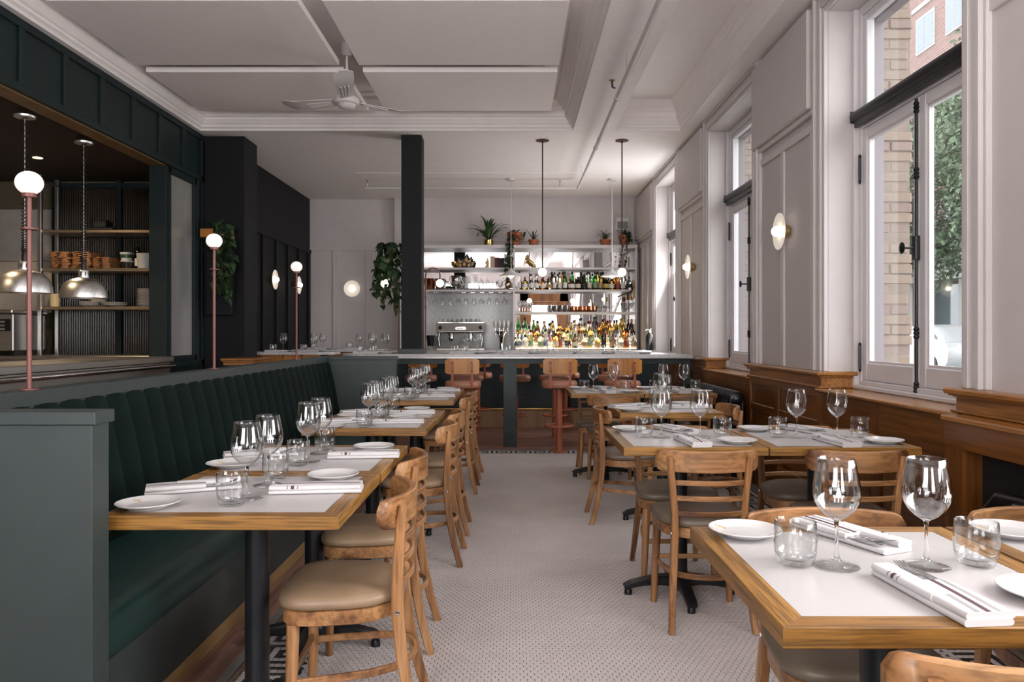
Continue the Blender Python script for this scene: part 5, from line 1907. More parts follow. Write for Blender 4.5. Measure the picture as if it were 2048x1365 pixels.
def dish_pendant(x, lab):
    t = thing('pendant_lamp', lab, 'pendant lamp', (x, 11.46, ZC - .001), 0, 'white dish pendants over the bar')
    MB().lathe([(0, 0), (.065, 0), (.065, -.028), (0, -.032)][::-1], 24).build('ceiling_rose', 'trim_white', t, 40)
    MB().tube([(0, 0, -.02), (0, 0, -1.37)], .0045, 8).build('cord', 'trim_white', t, 50)
    MB().lathe([(0, -1.36), (.02, -1.365), (.03, -1.385), (.09, -1.42), (.178, -1.475), (.176, -1.478), (.09, -1.428), (.03, -1.395), (0, -1.39)][::-1], 36).build('shade', 'porcelain', t, 60)
    MB().sphere((0, 0, -1.465), .038, 18, 12).build('bulb', 'pendant_glow', t, 180)


dish_pendant(-.038, 'white dish pendant in front of the ivy and books')
dish_pendant(1.49, 'white dish pendant in front of the bottle shelf')


def hook_lamp(s, lab):
    t = thing('hook_lamp', lab, 'lamp', (-1.205 + s * .158, 9.03, BZ + .001), 0, 'swan-neck lamps on the column')
    pts = [(0, 0, 0), (0, 0, .85)]
    for k in range(11):
        a = PI - PI * k / 10
        pts.append((s * (.085 + .085 * math.cos(a)), 0, .93 + .085 * math.sin(a)))
    pts.append((s * .17, 0, .885))
    MB().tube(pts, .009, 10).build('swan_neck', 'rod_paint', t, 60)
    for z in (.55, .66): MB().tube([(0, 0, z - .02), (0, 0, z + .02)], .013, 10).build('clip', 'rod_paint', t, 50)
    MB().tube([(s * .17, 0, .89), (s * .17, 0, .875)], .016, 12).build('cup', 'rod_paint', t, 50)
    MB().sphere((s * .17, 0, .832), .046, 22, 14).build('globe', 'globe_glow', t, 180)


hook_lamp(1, 'swan-neck globe lamp on the right of the square column')
hook_lamp(-1, 'swan-neck globe lamp among the ivy left of the square column')


def make_fan():
    t = thing('ceiling_fan', 'white three-blade ceiling fan between the acoustic panels', 'ceiling fan', (-1.54, 7.0, ZR - .002))
    MB().lathe([(0, 0), (.055, 0), (.052, -.09), (.03, -.11), (0, -.11)][::-1], 24).build('canopy', 'trim_white', t, 40)
    MB().tube([(0, 0, -.1), (0, 0, -.47)], .012, 12).build('downrod', 'trim_white', t, 50)
    MB().lathe([(0, -.46), (.03, -.465), (.10, -.49), (.115, -.51), (.115, -.545), (.10, -.56), (.085, -.562), (.07, -.59), (.03, -.605), (0, -.607)][::-1], 32).build('motor', 'trim_white', t, 50)
    for k, a in enumerate((-1.40, .70, 2.79)):
        N = 12
        rg = []
        for i in range(N):
            u = i / (N - 1)
            r = .12 + .58 * u
            w = .05 + .035 * math.sin(PI * min(1, u * 1.2) * .5)
            if u > .88: w *= math.sqrt(max(.05, 1 - ((u - .88) / .125) ** 2))
            pitch = .22
            z = -.525 + .012 * u + .035 * max(0, u - .72) / .28
            rg.append([(r, -w, z - w * pitch - .003), (r, 0, z - .006), (r, w, z + w * pitch - .003), (r, w, z + w * pitch + .003), (r, 0, z), (r, -w, z - w * pitch + .003)])
        b = MB().loft(rg)
        for s in (-.6, 0, .6):
            b.tube([(.16, s * .035, -.533 + s * .008), (.42, s * .055, -.53 + s * .012)], .006, 6)
        b.xf(Matrix.Rotation(a, 4, 'Z'))
        b.build('blade', 'trim_white', t, 40)


make_fan()

for i, (x0, x1, y0, y1, lab) in enumerate(((-1.41, .412, 7.085, 8.32, 'white acoustic ceiling panel, right one of the back pair'), (-3.44, -1.59, 7.085, 8.32, 'white acoustic ceiling panel, left one of the back pair'),
                                            (-1.41, .412, 5.57, 6.91, 'white acoustic ceiling panel, right one of the front pair'), (-3.44, -1.59, 5.57, 6.91, 'white acoustic ceiling panel, left one of the front pair'))):
    t = thing('acoustic_panel', lab, 'ceiling panel', ((x0 + x1) / 2, (y0 + y1) / 2, 3.75), 0, 'acoustic panels in the coffer')
    hx, hy = (x1 - x0) / 2, (y1 - y0) / 2
    MB().box(-hx, hx, -hy, hy, 0, .05, .004).build('panel', 'panel_white', t)
    for sx in (-1, 1):
        for sy in (-1, 1):
            MB().tube([(sx * (hx - .2), sy * (hy - .2), .05), (sx * (hx - .2), sy * (hy - .2), ZR - 3.752)], .003, 6).build('hanger', 'chrome', t)


def make_pipe():
    t = thing('sprinkler_pipe', 'white sprinkler pipe running along the ceiling beam to the bar', 'pipe', (0, 0, 0))
    x, z = .97, 3.50
    MB().tube([(x, -2.3, z), (x, 7.05, z)], .027, 14).build('wide_pipe', 'trim_white', t, 60)
    MB().tube([(x, 7.05, z), (x, 8.95, z)], .021, 14).build('mid_pipe', 'trim_white', t, 60)
    MB().tube([(x, 8.95, z), (x, 11.40, z)], .017, 14).build('narrow_pipe', 'trim_white', t, 60)
    MB().tube([(x, 11.40, z), (-2.20, 11.40, z)], .017, 14).build('cross_pipe', 'trim_white', t, 60)
    for p, r, d in (((x, 7.05, z), .033, (0, .035, 0)), ((x, 8.95, z), .027, (0, .03, 0)), ((x, 8.55, z), .026, (0, .015, 0)), ((x, 11.40, z), .026, (0, .03, 0)), ((.70, 11.40, z), .024, (.035, 0, 0)), ((-2.2, 11.40, z), .024, (.025, 0, 0))):
        MB().tube([Vector(p) - Vector(d), Vector(p) + Vector(d)], r, 14).build('coupling', 'trim_white', t, 50)
    for p in ((.70, 11.40), (-2.2, 11.40)):
        h = MB().tube([(p[0], p[1], z), (p[0], p[1], z + .07)], .012, 10).build('riser', 'trim_white', t, 50)
        MB().tube([(p[0], p[1], z + .07), (p[0], p[1], z + .11)], .010, 8).lathe([(0, .11), (.018, .11), (.018, .114), (0, .114)], 12, (p[0], p[1], z)).build('sprinkler_head', 'brass', h, 50)
    h = MB().tube([(x - .05, 6.85, z + .02), (x - .075, 6.85, z + .03), (x - .08, 6.85, z + .09)], .009, 8).build('sprinkler_arm', 'black_iron', t, 50)
    MB().lathe([(0, .09), (.03, .09), (.03, .094), (0, .096)], 16, (x - .08, 6.85, z)).build('deflector', 'antique_gold', h, 50)
    for y in (6.35, 10.55):
        MB().tube([(x - .022, y, z + .02), (x - .022, y, ZC)], .003, 6).build('hanger_rod', 'chrome', t)


make_pipe()


# ================================================================== KITCHEN PASS
def heat_lamp(Y, lab):
    t = thing('heat_lamp', lab, 'heat lamp', (-4.0, Y, 1.632), 0, 'heat lamps over the kitchen pass')
    MB().lathe([(.200, 0), (.2005, .012), (.196, .05), (.180, .105), (.145, .150), (.100, .175), (.046, .188), (.044, .19), (.098, .172), (.142, .146), (.176, .102), (.192, .05), (.196, .006), (.200, 0)], 48).build('dome', 'dome_steel', t, 50)
    MB().lathe([(.046, .185), (.047, .25), (.043, .258), (0, .26)], 24).build('collar', 'dome_steel', t, 40)
    v = MB()
    for k in range(8):
        a = 2 * PI * k / 8
        v.box(-.004, .004, .046, .049, .205, .24)
        v.xf(Matrix.Rotation(2 * PI / 8, 4, 'Z'))
    v.build('vent_slot', 'black_plastic', t)
    MB().lathe([(.022, .258), (.024, .30), (.018, .34), (0, .345)], 16).build('socket', 'black_plastic', t, 50)
    H = 3.085 - 1.632
    pts = []
    turns = 34
    for i in range(turns * 8 + 1):
        u = i / (turns * 8)
        z = .34 + (H - .36) * (u ** 1.55)
        r = .024 if u < .6 else .024 + .006 * (u - .6)
        a = 2 * PI * i / 8
        pts.append((r * math.cos(a), r * math.sin(a), z))
    MB().tube(pts, .0042, 5).build('coiled_cord', 'black_plastic', t, 80)
    MB().tube([(0, 0, .34), (0, 0, H - .01)], .004, 6).build('straight_cord', 'brushed_steel', t, 80)
    MB().lathe([(0, H - .02), (.075, H - .018), (.08, H - .006), (.08, H), (0, H)], 24).build('ceiling_plate', 'dome_steel', t, 40)
    MB().sphere((0, 0, .075), .035, 14, 10).build('bulb', 'bulb_warm', t, 180)


heat_lamp(6.20, 'dome heat lamp on a coiled cord behind the nearest globe lamp')
heat_lamp(7.05, 'dome heat lamp on a coiled cord in front of the wooden boards')


def make_pass():
    t = thing('pass_counter', 'stainless steel kitchen pass counter with tubular tray rail', 'counter', (0, 0, 0))
    MB().box(-4.35, -3.60, 2.0, 8.03, 1.005, 1.06, .004).build('top', 'brushed_steel', t)
    MB().box(-3.668, -3.64, 2.0, 8.03, .865, 1.0, .003).build('front_fascia', 'brushed_steel', t)
    MB().tube([(-3.60, 2.0, .965), (-3.60, 8.03, .965)], .022, 12).build('tray_rail', 'chrome', t, 50)
    for k in range(7):
        y = 2.4 + k * .9
        MB().tube([(-3.64, y, .965), (-3.60, y, .965)], .010, 8).build('rail_bracket', 'chrome', t, 50)
    for k in range(5):
        MB().box(-4.33, -3.90, 2.1 + k * 1.18, 3.2 + k * 1.18, 0, 1.004).build('cabinet', 'deep_green', t)
    k = thing('prep_counter', 'steel kitchen work counter below the shelving', 'counter', (0, 0, 0))
    MB().box(-6.48, -3.90, 8.20, 8.955, 1.02, 1.06, .004).build('top', 'brushed_steel', k)
    for i in range(4):
        MB().box(-6.46 + i * .64, -5.83 + i * .64, 8.26, 8.94, 0, 1.02, .003).build('cabinet', 'brushed_steel', k)
    # shelving
    s = thing('kitchen_shelf', 'stainless kitchen shelving unit with three shelves', 'shelving', (0, 0, 0))
    for x, y in ((-5.36, 8.58), (-5.36, 8.90), (-3.93, 8.90)):
        MB().box(x - .02, x + .02, y - .02, y + .02, 1.061 if x > -5.3 or y > 8.6 else 1.061, 3.11, .003).build('post', 'brushed_steel', s)
    MB().box(-5.38, -5.34, 8.58, 8.90, 3.02, 3.05, .003).build('tie_bar', 'brushed_steel', s)
    for z in (2.48, 2.045, 1.61):
        MB().box(-5.38, -3.90, 8.57, 8.93, z - .035, z, .004).build('shelf', 'warm_lit_steel', s)
    # wooden serving boards
    bd = None
    for px, n, o in ((130, 9, 'left'), (172, 9, 'middle'), (215, 6, 'right')):
        for k in range(n):
            y = 8.72
            x = (px - 1027) * y / F + random.uniform(-.012, .012)
            z = 2.0455 + k * .0212
            lab = 'wooden serving board, %s from bottom of the %s stack on the kitchen shelf' % (ORD[k], o)
            if bd is None:
                bd = thing('serving_board', lab, 'board', (0, 0, 0), 0, 'boards')
                pts = slab_outline(-.105, .105, -.12, .12, .03, .03, 4)
                MB().prism(pts, 0, .020).build('board', 'board_wood', bd, 30)
                MB().box(-.022, .022, -.175, -.118, .002, .018, .005).build('grip', 'board_wood', bd)
                B = Stamp(bd)
            B((x, y, z), random.uniform(-.12, .12), lab, 'serving boards in the %s stack' % o)
    # plates
    pd = thing('dinner_plate', 'x', 'plate')
    MB().lathe([(0, .003), (.06, .003), (.065, 0), (.07, 0), (.075, .004), (.125, .016), (.128, .018), (.125, .020), (.078, .010), (0, .007)], 32).build('dish', 'porcelain', pd, 60)
    PD = Stamp(pd)
    for px, n, dz, y, o, sc in ((294, 15, .0135, 8.74, 'tall right-hand stack on', .85), (198, 14, .0135, 8.82, 'stack behind the heat lamp on', .75), (180, 5, .010, 8.70, 'low left stack on', .9), (232, 4, .010, 8.68, 'low middle stack on', 1.0)):
        for k in range(n):
            PD(((px - 1027) * y / F, y, 1.6105 + k * dz), k, 'white plate, %s from bottom of the %s lowest kitchen shelf' % (ORD[k], o), 'plates in the %s the lowest shelf' % o, (sc, sc, 1))
    y = 8.72
    X = lambda px: (px - 1027) * y / F
    t = thing('deli_tub', 'clear plastic tub with white lid, lower of two', 'tub', (X(254), y, 2.0455))
    MB().lathe([(0, 0), (.055, 0), (.068, .085), (.066, .085), (.054, .006), (0, .005)], 24).build('tub', 'clear_glass', t, 50)
    MB().lathe([(.070, .083), (.070, .094), (0, .094)], 24).build('lid', 'plastic_tub', t, 40)
    t = thing('deli_tub', 'plastic tub with green contents stacked on the other tub', 'tub', (X(253), y, 2.142))
    MB().lathe([(0, 0), (.055, 0), (.068, .085), (.066, .085), (.054, .006), (0, .005)], 24).build('tub', 'plastic_tub', t, 50)
    MB().lathe([(.070, .083), (.070, .094), (0, .094)], 24).build('lid', 'plastic_tub', t, 40)
    MB().lathe([(.063, .03), (.0665, .07)], 24).build('green_band', 'leaf_green', t, 60)
    t = thing('soy_bottle', 'dark sauce bottle between the plastic tubs', 'bottle', (X(274), y + .03, 2.0455))
    for nm, me in zip(('body', 'paper_label', 'cap'), bottle_parts('wine', 'glass_dark', 'white', 'black')): inst(nm, me, t)
    t = thing('plastic_bucket', 'white plastic bucket at the right end of the middle kitchen shelf', 'bucket', (X(290), y - .02, 2.0455))
    MB().lathe([(0, 0), (.065, 0), (.082, .17), (.086, .175), (.080, .178), (.063, .01), (0, .008)], 24).build('pail', 'plastic_tub', t, 50)
    single('metal_tray', 'tray', 'black baking tray on the highest kitchen shelf', MB().box(-.16, .16, -.12, .12, 0, .03, .006).box(-.08, .06, -.08, .08, .03, .12, .01), 'black_iron', (X(208), y, 2.4805), None)
    single('amber_container', 'container', 'yellow container on the lowest kitchen shelf behind the heat lamp', MB().lathe([(0, 0), (.05, 0), (.055, .15), (0, .15)], 20), 'candle_wax', (X(110), y, 1.6105), 40)
    # griddle at the far left
    t = thing('griddle', 'stainless countertop griddle with control knobs at the left edge', 'griddle', (-5.75, 8.50, 1.061))
    MB().box(-.42, .30, -.25, .35, .05, .46, .01).build('body', 'brushed_steel', t)
    MB().box(-.44, .32, -.30, .35, .46, .50, .01).build('hood_lip', 'brushed_steel', t)
    MB().box(-.10, .28, -.256, -.249, .27, .40, .002).build('control_panel', 'black_iron', t)
    for k in range(3):
        for j in range(3):
            MB().box(.0 + k * .08, .055 + k * .08, -.258, -.256, .28 + j * .04, .30 + j * .04).build('key', 'tile_grey', t)
    MB().lathe([(.045, 0), (.045, .02), (.02, .05), (0, .05)], 20).xf(Matrix.Translation((-.27, -.25, .34)) @ Matrix.Rotation(HP, 4, 'X')).build('knob', 'brushed_steel', t, 40)
    for sx in (-.38, .26): MB().box(sx - .02, sx + .02, -.2, .3, 0, .05).build('foot', 'black_plastic', t)
    # strip of lamps in the kitchen ceiling
    for i, (x, yy) in enumerate(((-4.9, 6.2), (-4.9, 7.8), (-5.6, 4.6))):
        k = thing('kitchen_downlight', 'warm ceiling downlight over the kitchen, %s from the front' % ('second' if i == 0 else 'third' if i == 1 else 'first'), 'ceiling light', (x, yy, 3.119), 0, 'kitchen downlights')
        MB().lathe([(0, -.004), (.05, -.004), (.06, -.008), (.06, 0), (0, 0)][::-1], 20).build('trim_ring', 'brushed_steel', k, 40)
        MB().lathe([(0, -.012), (.045, -.010), (.045, -.004), (0, -.004)], 20).build('lens', 'filament', k, 40)
        l = bpy.data.lights.new('downlight_lamp', 'SPOT'); l.energy = 45; l.color = (1, .72, .42); l.spot_size = 2.2; l.shadow_soft_size = .05
        lo = bpy.data.objects.new('downlight_lamp', l); lo.location = (x, yy, 3.09); COL.objects.link(lo)
    c = thing('wall_cabinet', 'dark grey wall box below the trailing plant on the charcoal wall', 'cabinet', (-3.46, 8.998, 1.52))
    MB().box(-.15, .15, -.10, 0, 0, .76, .004).build('box', 'dark_wall', c)
    MB().box(-.145, .145, -.104, -.10, .01, .75, .002).build('door', 'dark_wall', c)


make_pass()


# ================================================================== RIGHT WALL THINGS
def make_radiator():
    t = thing('radiator', 'black cast-iron column radiator under the middle window', 'radiator', (1.90, 7.22, 0))
    n = 20
    pts = [(-.075, .10), (-.08, .16), (-.075, .66), (-.068, .73), (-.045, .79), (0, .81), (.045, .79), (.068, .73), (.075, .66), (.08, .16), (.075, .10), (.03, .085), (-.03, .085)]
    sec = MB()
    for xc in (-.052, 0, .052):
        sec.tube([(xc, 0, .10), (xc, 0, .74)], .022, 8)
    sec.sphere((0, 0, .745), .075, 14, 8, (1.05, .42, .85)).sphere((0, 0, .11), .072, 14, 8, (1.05, .42, .6))
    me = sec.mesh('section', 'black_iron', 70)
    for k in range(n):
        inst('section', me, t, (0, -.76 + k * 1.52 / (n - 1), 0))
    MB().tube([(0, -.80, .745), (0, .80, .745)], .024, 10).tube([(0, -.80, .115), (0, .80, .115)], .024, 10).build('header_pipe', 'black_iron', t, 60)
    for yy in (-.72, .72):
        MB().box(-.07, .07, yy - .02, yy + .02, 0, .09, .008).build('foot', 'black_iron', t)
    MB().lathe([(0, 0), (.03, 0), (.036, .012), (.02, .02), (0, .022)], 16).xf(Matrix.Translation((0, -.80, .745)) @ Matrix.Rotation(HP, 4, 'X')).build('end_plug', 'black_iron', t, 50)


make_radiator()


def make_fireplace():
    t = thing('fireplace', 'oak fireplace surround with black cast-iron arch by the right wall', 'fireplace', (2.075, 2.75, 0))
    x = -.105
    MB().box(x - .012, .0, -.73, .73, .898, .925, .006).build('mantel_shelf', 'cap_oak', t)
    MB().box(x, .0, -.71, .71, .785, .898).build('lintel', 'wainscot', t)
    for s in (-1, 1):
        MB().box(x, 0, s * .71, s * .575, 0, .785).build('pilaster', 'wainscot_z', t)
        MB().box(x - .012, 0, s * .725, s * .56, 0, .12, .005).build('pilaster_foot', 'wainscot_z', t)
    MB().box(-.016, -.004, -.575, .575, 0, .785).build('fireback', 'soot_black', t)
    def arch(r0, r1, x0, x1, zc, name, yc=0.0, sq=1.0):
        m = MB()
        N = 20
        rg = []
        for k in range(N + 1):
            a = PI * k / N
            c, s = math.cos(a), math.sin(a) * sq
            rg.append([(x0, yc + r0 * c, zc + r0 * s), (x1, yc + r0 * c * 1.0, zc + r0 * s), (x1, yc + r1 * c, zc + r1 * s), (x0, yc + r1 * c, zc + r1 * s)])
        m.loft(rg)
        return m.build(name, 'black_iron', t, 40)
    arch(.40, .50, -.07, -.016, .22, 'iron_hood')
    arch(.30, .335, -.085, -.016, .20, 'iron_arch')
    MB().tube([(-.06, .50, .50), (-.075, .36, .62), (-.075, .0, .64), (-.075, -.36, .62), (-.06, -.5, .5)], [.03, .028, .025, .028, .03], 10).build('hood_rim', 'black_iron', t, 60)
    p = MB().box(-.108, -.100, .10, .24, .565, .625, .003).build('name_plate', 'black_iron', t)
    MB().box(-.1095, -.108, .103, .106, .567, .623).box(-.1095, -.108, .234, .237, .567, .623).box(-.1095, -.108, .103, .237, .619, .622).box(-.1095, -.108, .103, .237, .568, .571).build('plate_border', 'tile_grey', p)
    for s in (-1, 1):
        MB().lathe([(0, 0), (.03, 0), (.035, .02), (.018, .04), (0, .045)], 14).xf(Matrix.Translation((-.06, s * .49, .47)) @ Matrix.Rotation(-HP, 4, 'Y')).build('boss', 'black_iron', t, 50)


make_fireplace()


# ================================================================== PLANTS
def leaf_mesh(name, mat, L=.06, W=.045, heart=True):
    m = MB()
    rows = [(0, .12), (.12, .75), (.3, 1.0), (.55, .8), (.8, .4), (1, 0)] if heart else [(0, .25), (.2, .7), (.5, 1), (.8, .6), (1, 0)]
    vs, fs = [], []
    for u, w in rows:
        z = -.25 * L * u * u
        vs += [(-W / 2 * w, L * u, z + .006 * w), (0, L * u, z), (W / 2 * w, L * u, z + .006 * w)]
    for i in range(len(rows) - 1):
        a = i * 3
        fs += [(a, a + 1, a + 4, a + 3), (a + 1, a + 2, a + 5, a + 4)]
    m.add(vs, fs)
    return m.mesh(name, mat, 180)


LEAVES = [leaf_mesh('leaf', 'leaf_green'), leaf_mesh('leaf', 'leaf_dark'), leaf_mesh('leaf', 'leaf_light')]


def vine(t, n_str, x0, x1, ztop, zlen, y0, y1, size, count, rnd, weights=(5, 4, 1), out=1.0):
    """hanging strands, local coordinates"""
    for k in range(n_str):
        x = rnd.uniform(x0, x1); y = rnd.uniform(y0, y1)
        ln = zlen * rnd.uniform(.55, 1.0)
        pts = []
        N = 9
        for i in range(N):
            u = i / (N - 1)
            pts.append((x + .05 * math.sin(u * 4 + k) * u, y - .04 * math.sin(u * PI) * out, ztop + .06 * math.sin(min(1, u * 4) * PI) - ln * u))
        MB().tube(pts, .0022, 4).build('stem', 'stem_green', t)
        per = count // n_str
        for j in range(per):
            u = (j + rnd.random()) / per * (N - 1.01)
            i = int(u); f = u - i
            p = Vector(pts[i]).lerp(Vector(pts[i + 1]), f)
            me = rnd.choices(LEAVES, weights)[0]
            s = size * rnd.uniform(.7, 1.25)
            az = rnd.uniform(-PI, PI)
            inst('leaf', me, t, p, (rnd.uniform(-1.1, -.3), rnd.uniform(-.4, .4), az), (s, s, s))


def make_pot(t, r0, r1, h, mat='terracotta', rim=True):
    pr = [(0, 0), (r0, 0), (r1 * .93, h * .78)]
    if rim: pr += [(r1, h * .78), (r1 * 1.03, h), (r1 * .93, h), (r1 * .88, h * .82), (0, h * .82)]
    else: pr += [(r1, h), (r1 * .95, h), (r1 * .9, h * .85), (0, h * .85)]
    MB().lathe(pr, 28).build('pot', mat, t, 40)
    MB().lathe([(0, h * .84), (r1 * .87, h * .83), (r1 * .88, h * .8)][::-1], 20).build('soil', 'soil', t)


def blade_plant(t, n, z0, L, W, rnd, droop, name='leaf', mat='leaf_green', lift=(.5, 1.3)):
    for k in range(n):
        a = 2 * PI * k / n + rnd.uniform(-.25, .25)
        e = rnd.uniform(*lift)
        ln = L * rnd.uniform(.75, 1.1)
        N = 8
        m = MB()
        vs, fs = [], []
        p = Vector((.01 * math.cos(a), .01 * math.sin(a), z0))
        side = Vector((-math.sin(a), math.cos(a), 0))
        for i in range(N):
            u = i / (N - 1)
            w = W * (math.sin(PI * (.18 + .82 * u)) ** .8) * .5
            if i == N - 1: w = .0008
            vs += [p - side * w + Vector((0, 0, w * .3)), p, p + side * w + Vector((0, 0, w * .3))]
            ee = e - droop * u * u
            p = p + Vector((math.cos(a) * math.cos(ee), math.sin(a) * math.cos(ee), math.sin(ee))) * (ln / (N - 1))
        for i in range(N - 1):
            b = i * 3
            fs += [(b, b + 1, b + 4, b + 3), (b + 1, b + 2, b + 5, b + 4)]
        m.add([tuple(v) for v in vs], fs)
        m.build(name, mat, t, 180)


def plants():
    rnd = random.Random(11)
    ZP = 2.8005
    Y = 12.85
    X = lambda px: (px - 1027) * Y / F
    t = thing('potted_dracaena', 'spiky green plant in a gold pot on top of the back bar', 'plant', (X(977), Y, ZP))
    make_pot(t, .085, .085, .10, 'gold', False)
    blade_plant(t, 20, .10, .47, .052, rnd, 1.5, lift=(.35, 1.45))
    t = thing('potted_ivy', 'trailing ivy in a large terracotta pot on top of the back bar', 'plant', (X(1029), Y - .02, ZP))
    make_pot(t, .085, .125, .22)
    blade_plant(t, 8, .19, .16, .03, rnd, 2.0, mat='leaf_dark', lift=(.6, 1.4))
    vine(t, 7, -.14, .16, .20, .14, -.14, -.06, .95, 56, rnd, (2, 6, 2))
    vine(t, 4, -.17, -.03, .02, .62, -.17, -.16, 1.15, 64, rnd, (2, 6, 2), .3)
    t = thing('potted_aloe', 'small aloe in a low terracotta pot on top of the back bar', 'plant', (X(1067), Y - .02, ZP))
    make_pot(t, .070, .088, .10)
    blade_plant(t, 7, .09, .24, .022, rnd, .5, mat='leaf_dark', lift=(.7, 1.4))
    t = thing('potted_spider_plant', 'spider plant in a terracotta pot near the right end of the back bar', 'plant', (X(1210), Y - .02, ZP))
    make_pot(t, .072, .092, .10)
    blade_plant(t, 26, .09, .26, .012, rnd, 2.2, lift=(.7, 1.5))
    t = thing('potted_vine', 'trailing vine in a terracotta pot at the right end of the back bar', 'plant', (X(1248), Y - .04, ZP))
    make_pot(t, .075, .10, .17)
    blade_plant(t, 8, .15, .16, .03, rnd, 1.8, mat='leaf_dark', lift=(.7, 1.5))
    vine(t, 6, -.10, .10, .18, .15, -.12, -.05, .9, 54, rnd, (2, 6, 1))
    vine(t, 3, -.10, .04, .05, .65, -.17, -.15, .75, 36, rnd, (2, 6, 1), .4)
    # pothos hanging left of the column
    t = thing('hanging_pothos', 'lush pothos hanging beside the left of the square column', 'plant', (-1.475, 9.10, 2.33))
    MB().lathe([(0, -.12), (.07, -.12), (.09, 0), (.085, 0), (.065, -.1), (0, -.1)], 20).build('pot', 'black_iron', t, 40)
    MB().tube([(0, 0, -.06), (.149, 0, -.06)], .010, 8).build('wall_bracket', 'black_iron', t)
    vine(t, 12, -.12, .12, .06, .85, -.12, .10, 1.55, 228, rnd, (6, 4, 2))
    vine(t, 3, -.24, -.14, -.15, .45, -.05, .05, 1.1, 24, rnd, (1, 6, 0), 1.0)
    # ivy on the charcoal chimney breast
    t = thing('trailing_ivy', 'trailing ivy in a wooden planter on the charcoal wall', 'plant', (-3.47, 8.87, 2.42))
    MB().box(-.16, .16, -.11, .11, 0, .10, .006).build('planter', 'stool_back', t)
    MB().box(-.18, .18, -.12, .125, -.02, 0, .003).build('bracket_shelf', 'dark_wall', t)
    vine(t, 9, .02, .22, .14, .98, -.18, -.12, 1.75, 153, rnd, (4, 6, 1))
    blade_plant(t, 7, .10, .16, .06, rnd, 1.2, lift=(.6, 1.4))


plants()


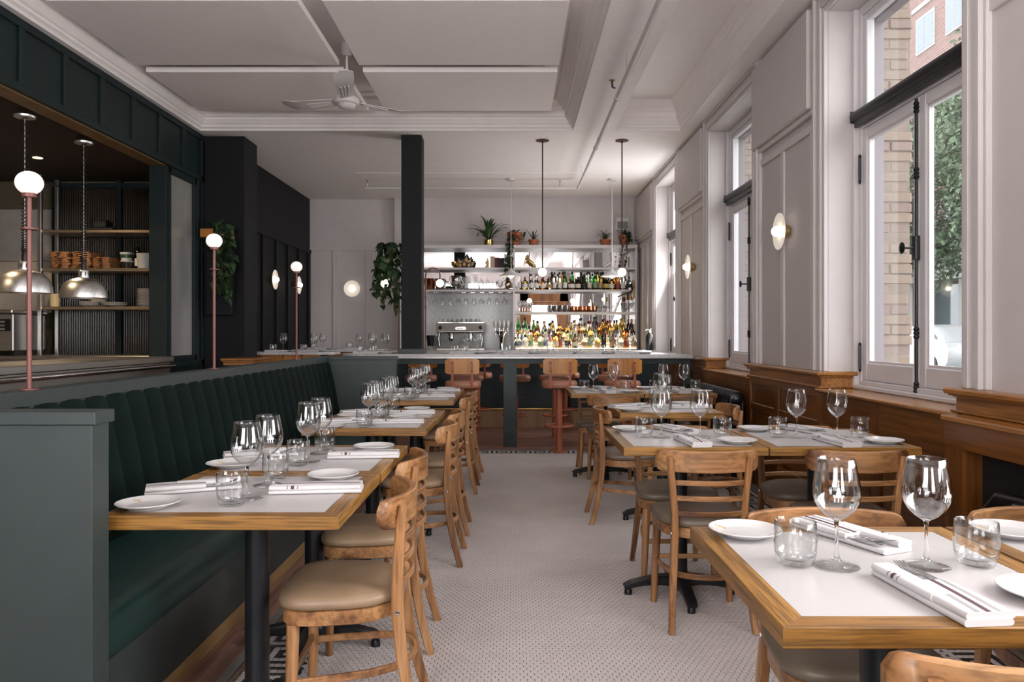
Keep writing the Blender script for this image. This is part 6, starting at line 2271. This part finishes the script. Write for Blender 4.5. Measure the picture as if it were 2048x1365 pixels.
# ================================================================== STREET
def street():
    g = MB().box(2.75, 9.3, -10, 60, .05, .16).build('sidewalk', 'sidewalk')
    tag(g, 'grey concrete pavement outside the windows', 'pavement', kind='structure')
    g = MB().box(9.3, 15.2, -10, 60, .0, .10).build('road', 'asphalt')
    tag(g, 'asphalt street outside the windows', 'road', kind='structure')
    g = MB().box(15.2, 30, -10, 70, .05, .18).build('lawn', 'lawn')
    tag(g, 'lawn strip across the street', 'lawn', kind='structure')
    # red brick block across the street
    b = thing('brick_building', 'red brick apartment building across the street', 'building', (19.0, 30, .15))
    MB().box(0, 6, -14, 22, 4.6, 24).build('wall', 'brick_far', b)
    fx = -.06
    for fl in range(6):
        z = 5.3 + fl * 3.0
        for k in range(14):
            y = -13 + k * 2.45
            w = MB().box(fx, .02, y - .04, y + 1.54, z - .06, z + 1.64, .02).build('window', 'concrete_white', b)
            MB().box(fx - .01, fx, y + .04, y + .72, z + .05, z + 1.53).box(fx - .01, fx, y + .78, y + 1.46, z + .05, z + 1.53).build('pane', 'pane_dark', w)
        MB().box(-.05, .02, -14, 22, z + 2.05, z + 2.25).build('course_band', 'concrete_white', b)
    for y in (-6.9, .45, 7.8):
        MB().box(-.04, 0, y - .35, y + .35, 10.4, 10.46).box(-.04, 0, y - .03, y + .03, 10.1, 10.8).build('tie_plate', 'black_iron', b)
    w = thing('white_building', 'low white concrete frontage with dark openings across the street', 'building', (17.6, 30, .15))
    MB().box(0, 2, -14, 22, 3.4, 4.6).build('canopy', 'concrete_white', w)
    MB().box(1.2, 1.4, -14, 22, 0, 3.4).build('wall', 'brick_far', w)
    for k in range(9):
        y = -13 + k * 4.2
        MB().box(.2, 1.2, y, y + .7, 0, 3.4).build('pier', 'concrete_white', w)
        MB().box(1.05, 1.2, y + .9, y + 3.9, 1.5, 3.3).build('opening', 'pane_dark', w)
    MB().box(.18, .2, .02 - 5.0, .40 - 5.0, 1.6, 2.2).build('notice', 'trim_white', w)
    # parked car
    c = thing('parked_car', 'white hatchback parked across the street seen through the window', 'car', (12.4, 22.2, .10), HP)
    # local x along the car (front +x), y across
    side = [(-2.05, .45), (-2.1, .75), (-1.98, .98), (-1.75, 1.02), (-1.15, 1.38), (-.5, 1.48), (.2, 1.46), (.95, 1.08), (1.75, .95), (2.05, .75), (2.1, .45), (1.9, .28), (-1.9, .28)]
    rg = []
    for y, k in ((-.86, .93), (-.80, .985), (-.5, 1.0), (0, 1.01), (.5, 1.0), (.80, .985), (.86, .93)):
        rg.append([(x * (1 if z < .9 else (.9 + .1 * k)), y * (1.0 if z < 1.0 else .86), .75 + (z - .75) * k) for x, z in side])
    MB().loft(rg).build('body', 'car_white', c, 40)
    for s in (-1, 1):
        MB().add([(-1.45, s * .80, 1.06), (-.28, s * .80, 1.06), (-.28, s * .735, 1.38), (-1.05, s * .735, 1.34)], [(0, 1, 2, 3)]).build('rear_side_window', 'car_glass', c)
        MB().add([(-.22, s * .80, 1.06), (.80, s * .80, 1.06), (.22, s * .735, 1.38), (-.22, s * .735, 1.39)], [(0, 1, 2, 3)]).build('front_side_window', 'car_glass', c)
        for x in (-1.28, 1.25):
            wh = MB().lathe([(0, -.10), (.20, -.10), (.315, -.09), (.32, 0), (.315, .09), (.20, .10), (0, .10)], 28).xf(Matrix.Translation((x, s * .80, .32)) @ Matrix.Rotation(HP, 4, 'X')).build('wheel', 'tyre', c, 40)
            rim = MB().lathe([(0, .0), (.06, .005), (.19, .0), (.20, -.01)], 20)
            for q in range(10):
                a = 2 * PI * q / 10
                rim.bar([(.03 * math.cos(a), .03 * math.sin(a), .008), (.18 * math.cos(a), .18 * math.sin(a), .008)], .025, .012)
            rim.xf(Matrix.Translation((x, s * .905, .32)) @ Matrix.Rotation(-s * HP, 4, 'X')).build('rim', 'alloy', wh, 40)
    # street trees
    def tree(x, y, h, r, seed, lab):
        t = thing('street_tree', lab, 'tree', (x, y, .1))
        rn = random.Random(seed)
        MB().tube([(0, 0, 0), (.05, .05, h * .3), (0, .1, h * .55), (.1, 0, h * .8)], [.16, .13, .10, .05], 10).build('trunk', 'tree_bark', t, 60)
        br = MB()
        for k in range(14):
            a = rn.uniform(0, 2 * PI); z = h * rn.uniform(.35, .75); l = r * rn.uniform(.5, .9)
            br.tube([(0, .05, z), (l * .5 * math.cos(a), l * .5 * math.sin(a), z + l * .35), (l * math.cos(a), l * math.sin(a), z + l * .5)], [.05, .03, .01], 6)
        br.build('branches', 'tree_bark', t, 60)
        n = 22000
        rs = np.random.RandomState(seed)
        d = rs.normal(size=(n, 3)); d /= np.linalg.norm(d, axis=1)[:, None]
        rad = rs.uniform(.35, 1.0, n) ** .5
        bumpy = 1 + .25 * np.sin(d[:, 0] * 7 + seed) * np.sin(d[:, 1] * 6) * np.sin(d[:, 2] * 5 + 1)
        C = d * (rad * bumpy)[:, None] * np.array([r, r, h * .36]) + np.array([0, 0, h * .66])
        u = rs.normal(size=(n, 3)); u /= np.linalg.norm(u, axis=1)[:, None]
        v = np.cross(u, rs.normal(size=(n, 3))); v /= np.linalg.norm(v, axis=1)[:, None]
        s = rs.uniform(.06, .115, n)[:, None]
        Q = np.stack([C - u * s, C + v * s * .5, C + u * s, C - v * s * .5], 1).reshape(-1, 3)
        me = np_mesh('foliage', Q, np.arange(4 * n), np.full(n, 4), ['tree_leaf'])
        o = bpy.data.objects.new('foliage', me); COL.objects.link(o); o.parent = t; o['kind'] = 'stuff'
    tree(13.6, 25.5, 9.5, 3.0, 4, 'leafy maple tree beyond the parked car')
    tree(12.6, 18.0, 8.8, 2.2, 9, 'leafy street tree nearest the restaurant, beyond the pavement')
    tree(14.0, 33.5, 9.0, 2.8, 12, 'farther leafy tree along the street')
    cb = thing('overhead_cable', 'thin overhead street cables in front of the brick building', 'cable', (0, 0, 0))
    for z, x in ((10.3, 14.5), (7.36, 14.2), (6.0, 14.3)):
        MB().tube([(x, -5 + 8 * k, z - .5 * math.sin(PI * k / 8)) for k in range(9)], .018, 5).build('strand', 'black_plastic', cb)
    s = thing('street_sign', 'small red sign hanging from a street cable before the tree', 'sign', (14.2, 24.1, 6.5))
    MB().tube([(0, 0, .30), (0, 0, .36)], .02, 6).build('strap', 'alloy', s, 50)
    MB().box(-.02, .02, -.16, .16, 0, .30, .01).build('plate', 'sign_red', s)


street()
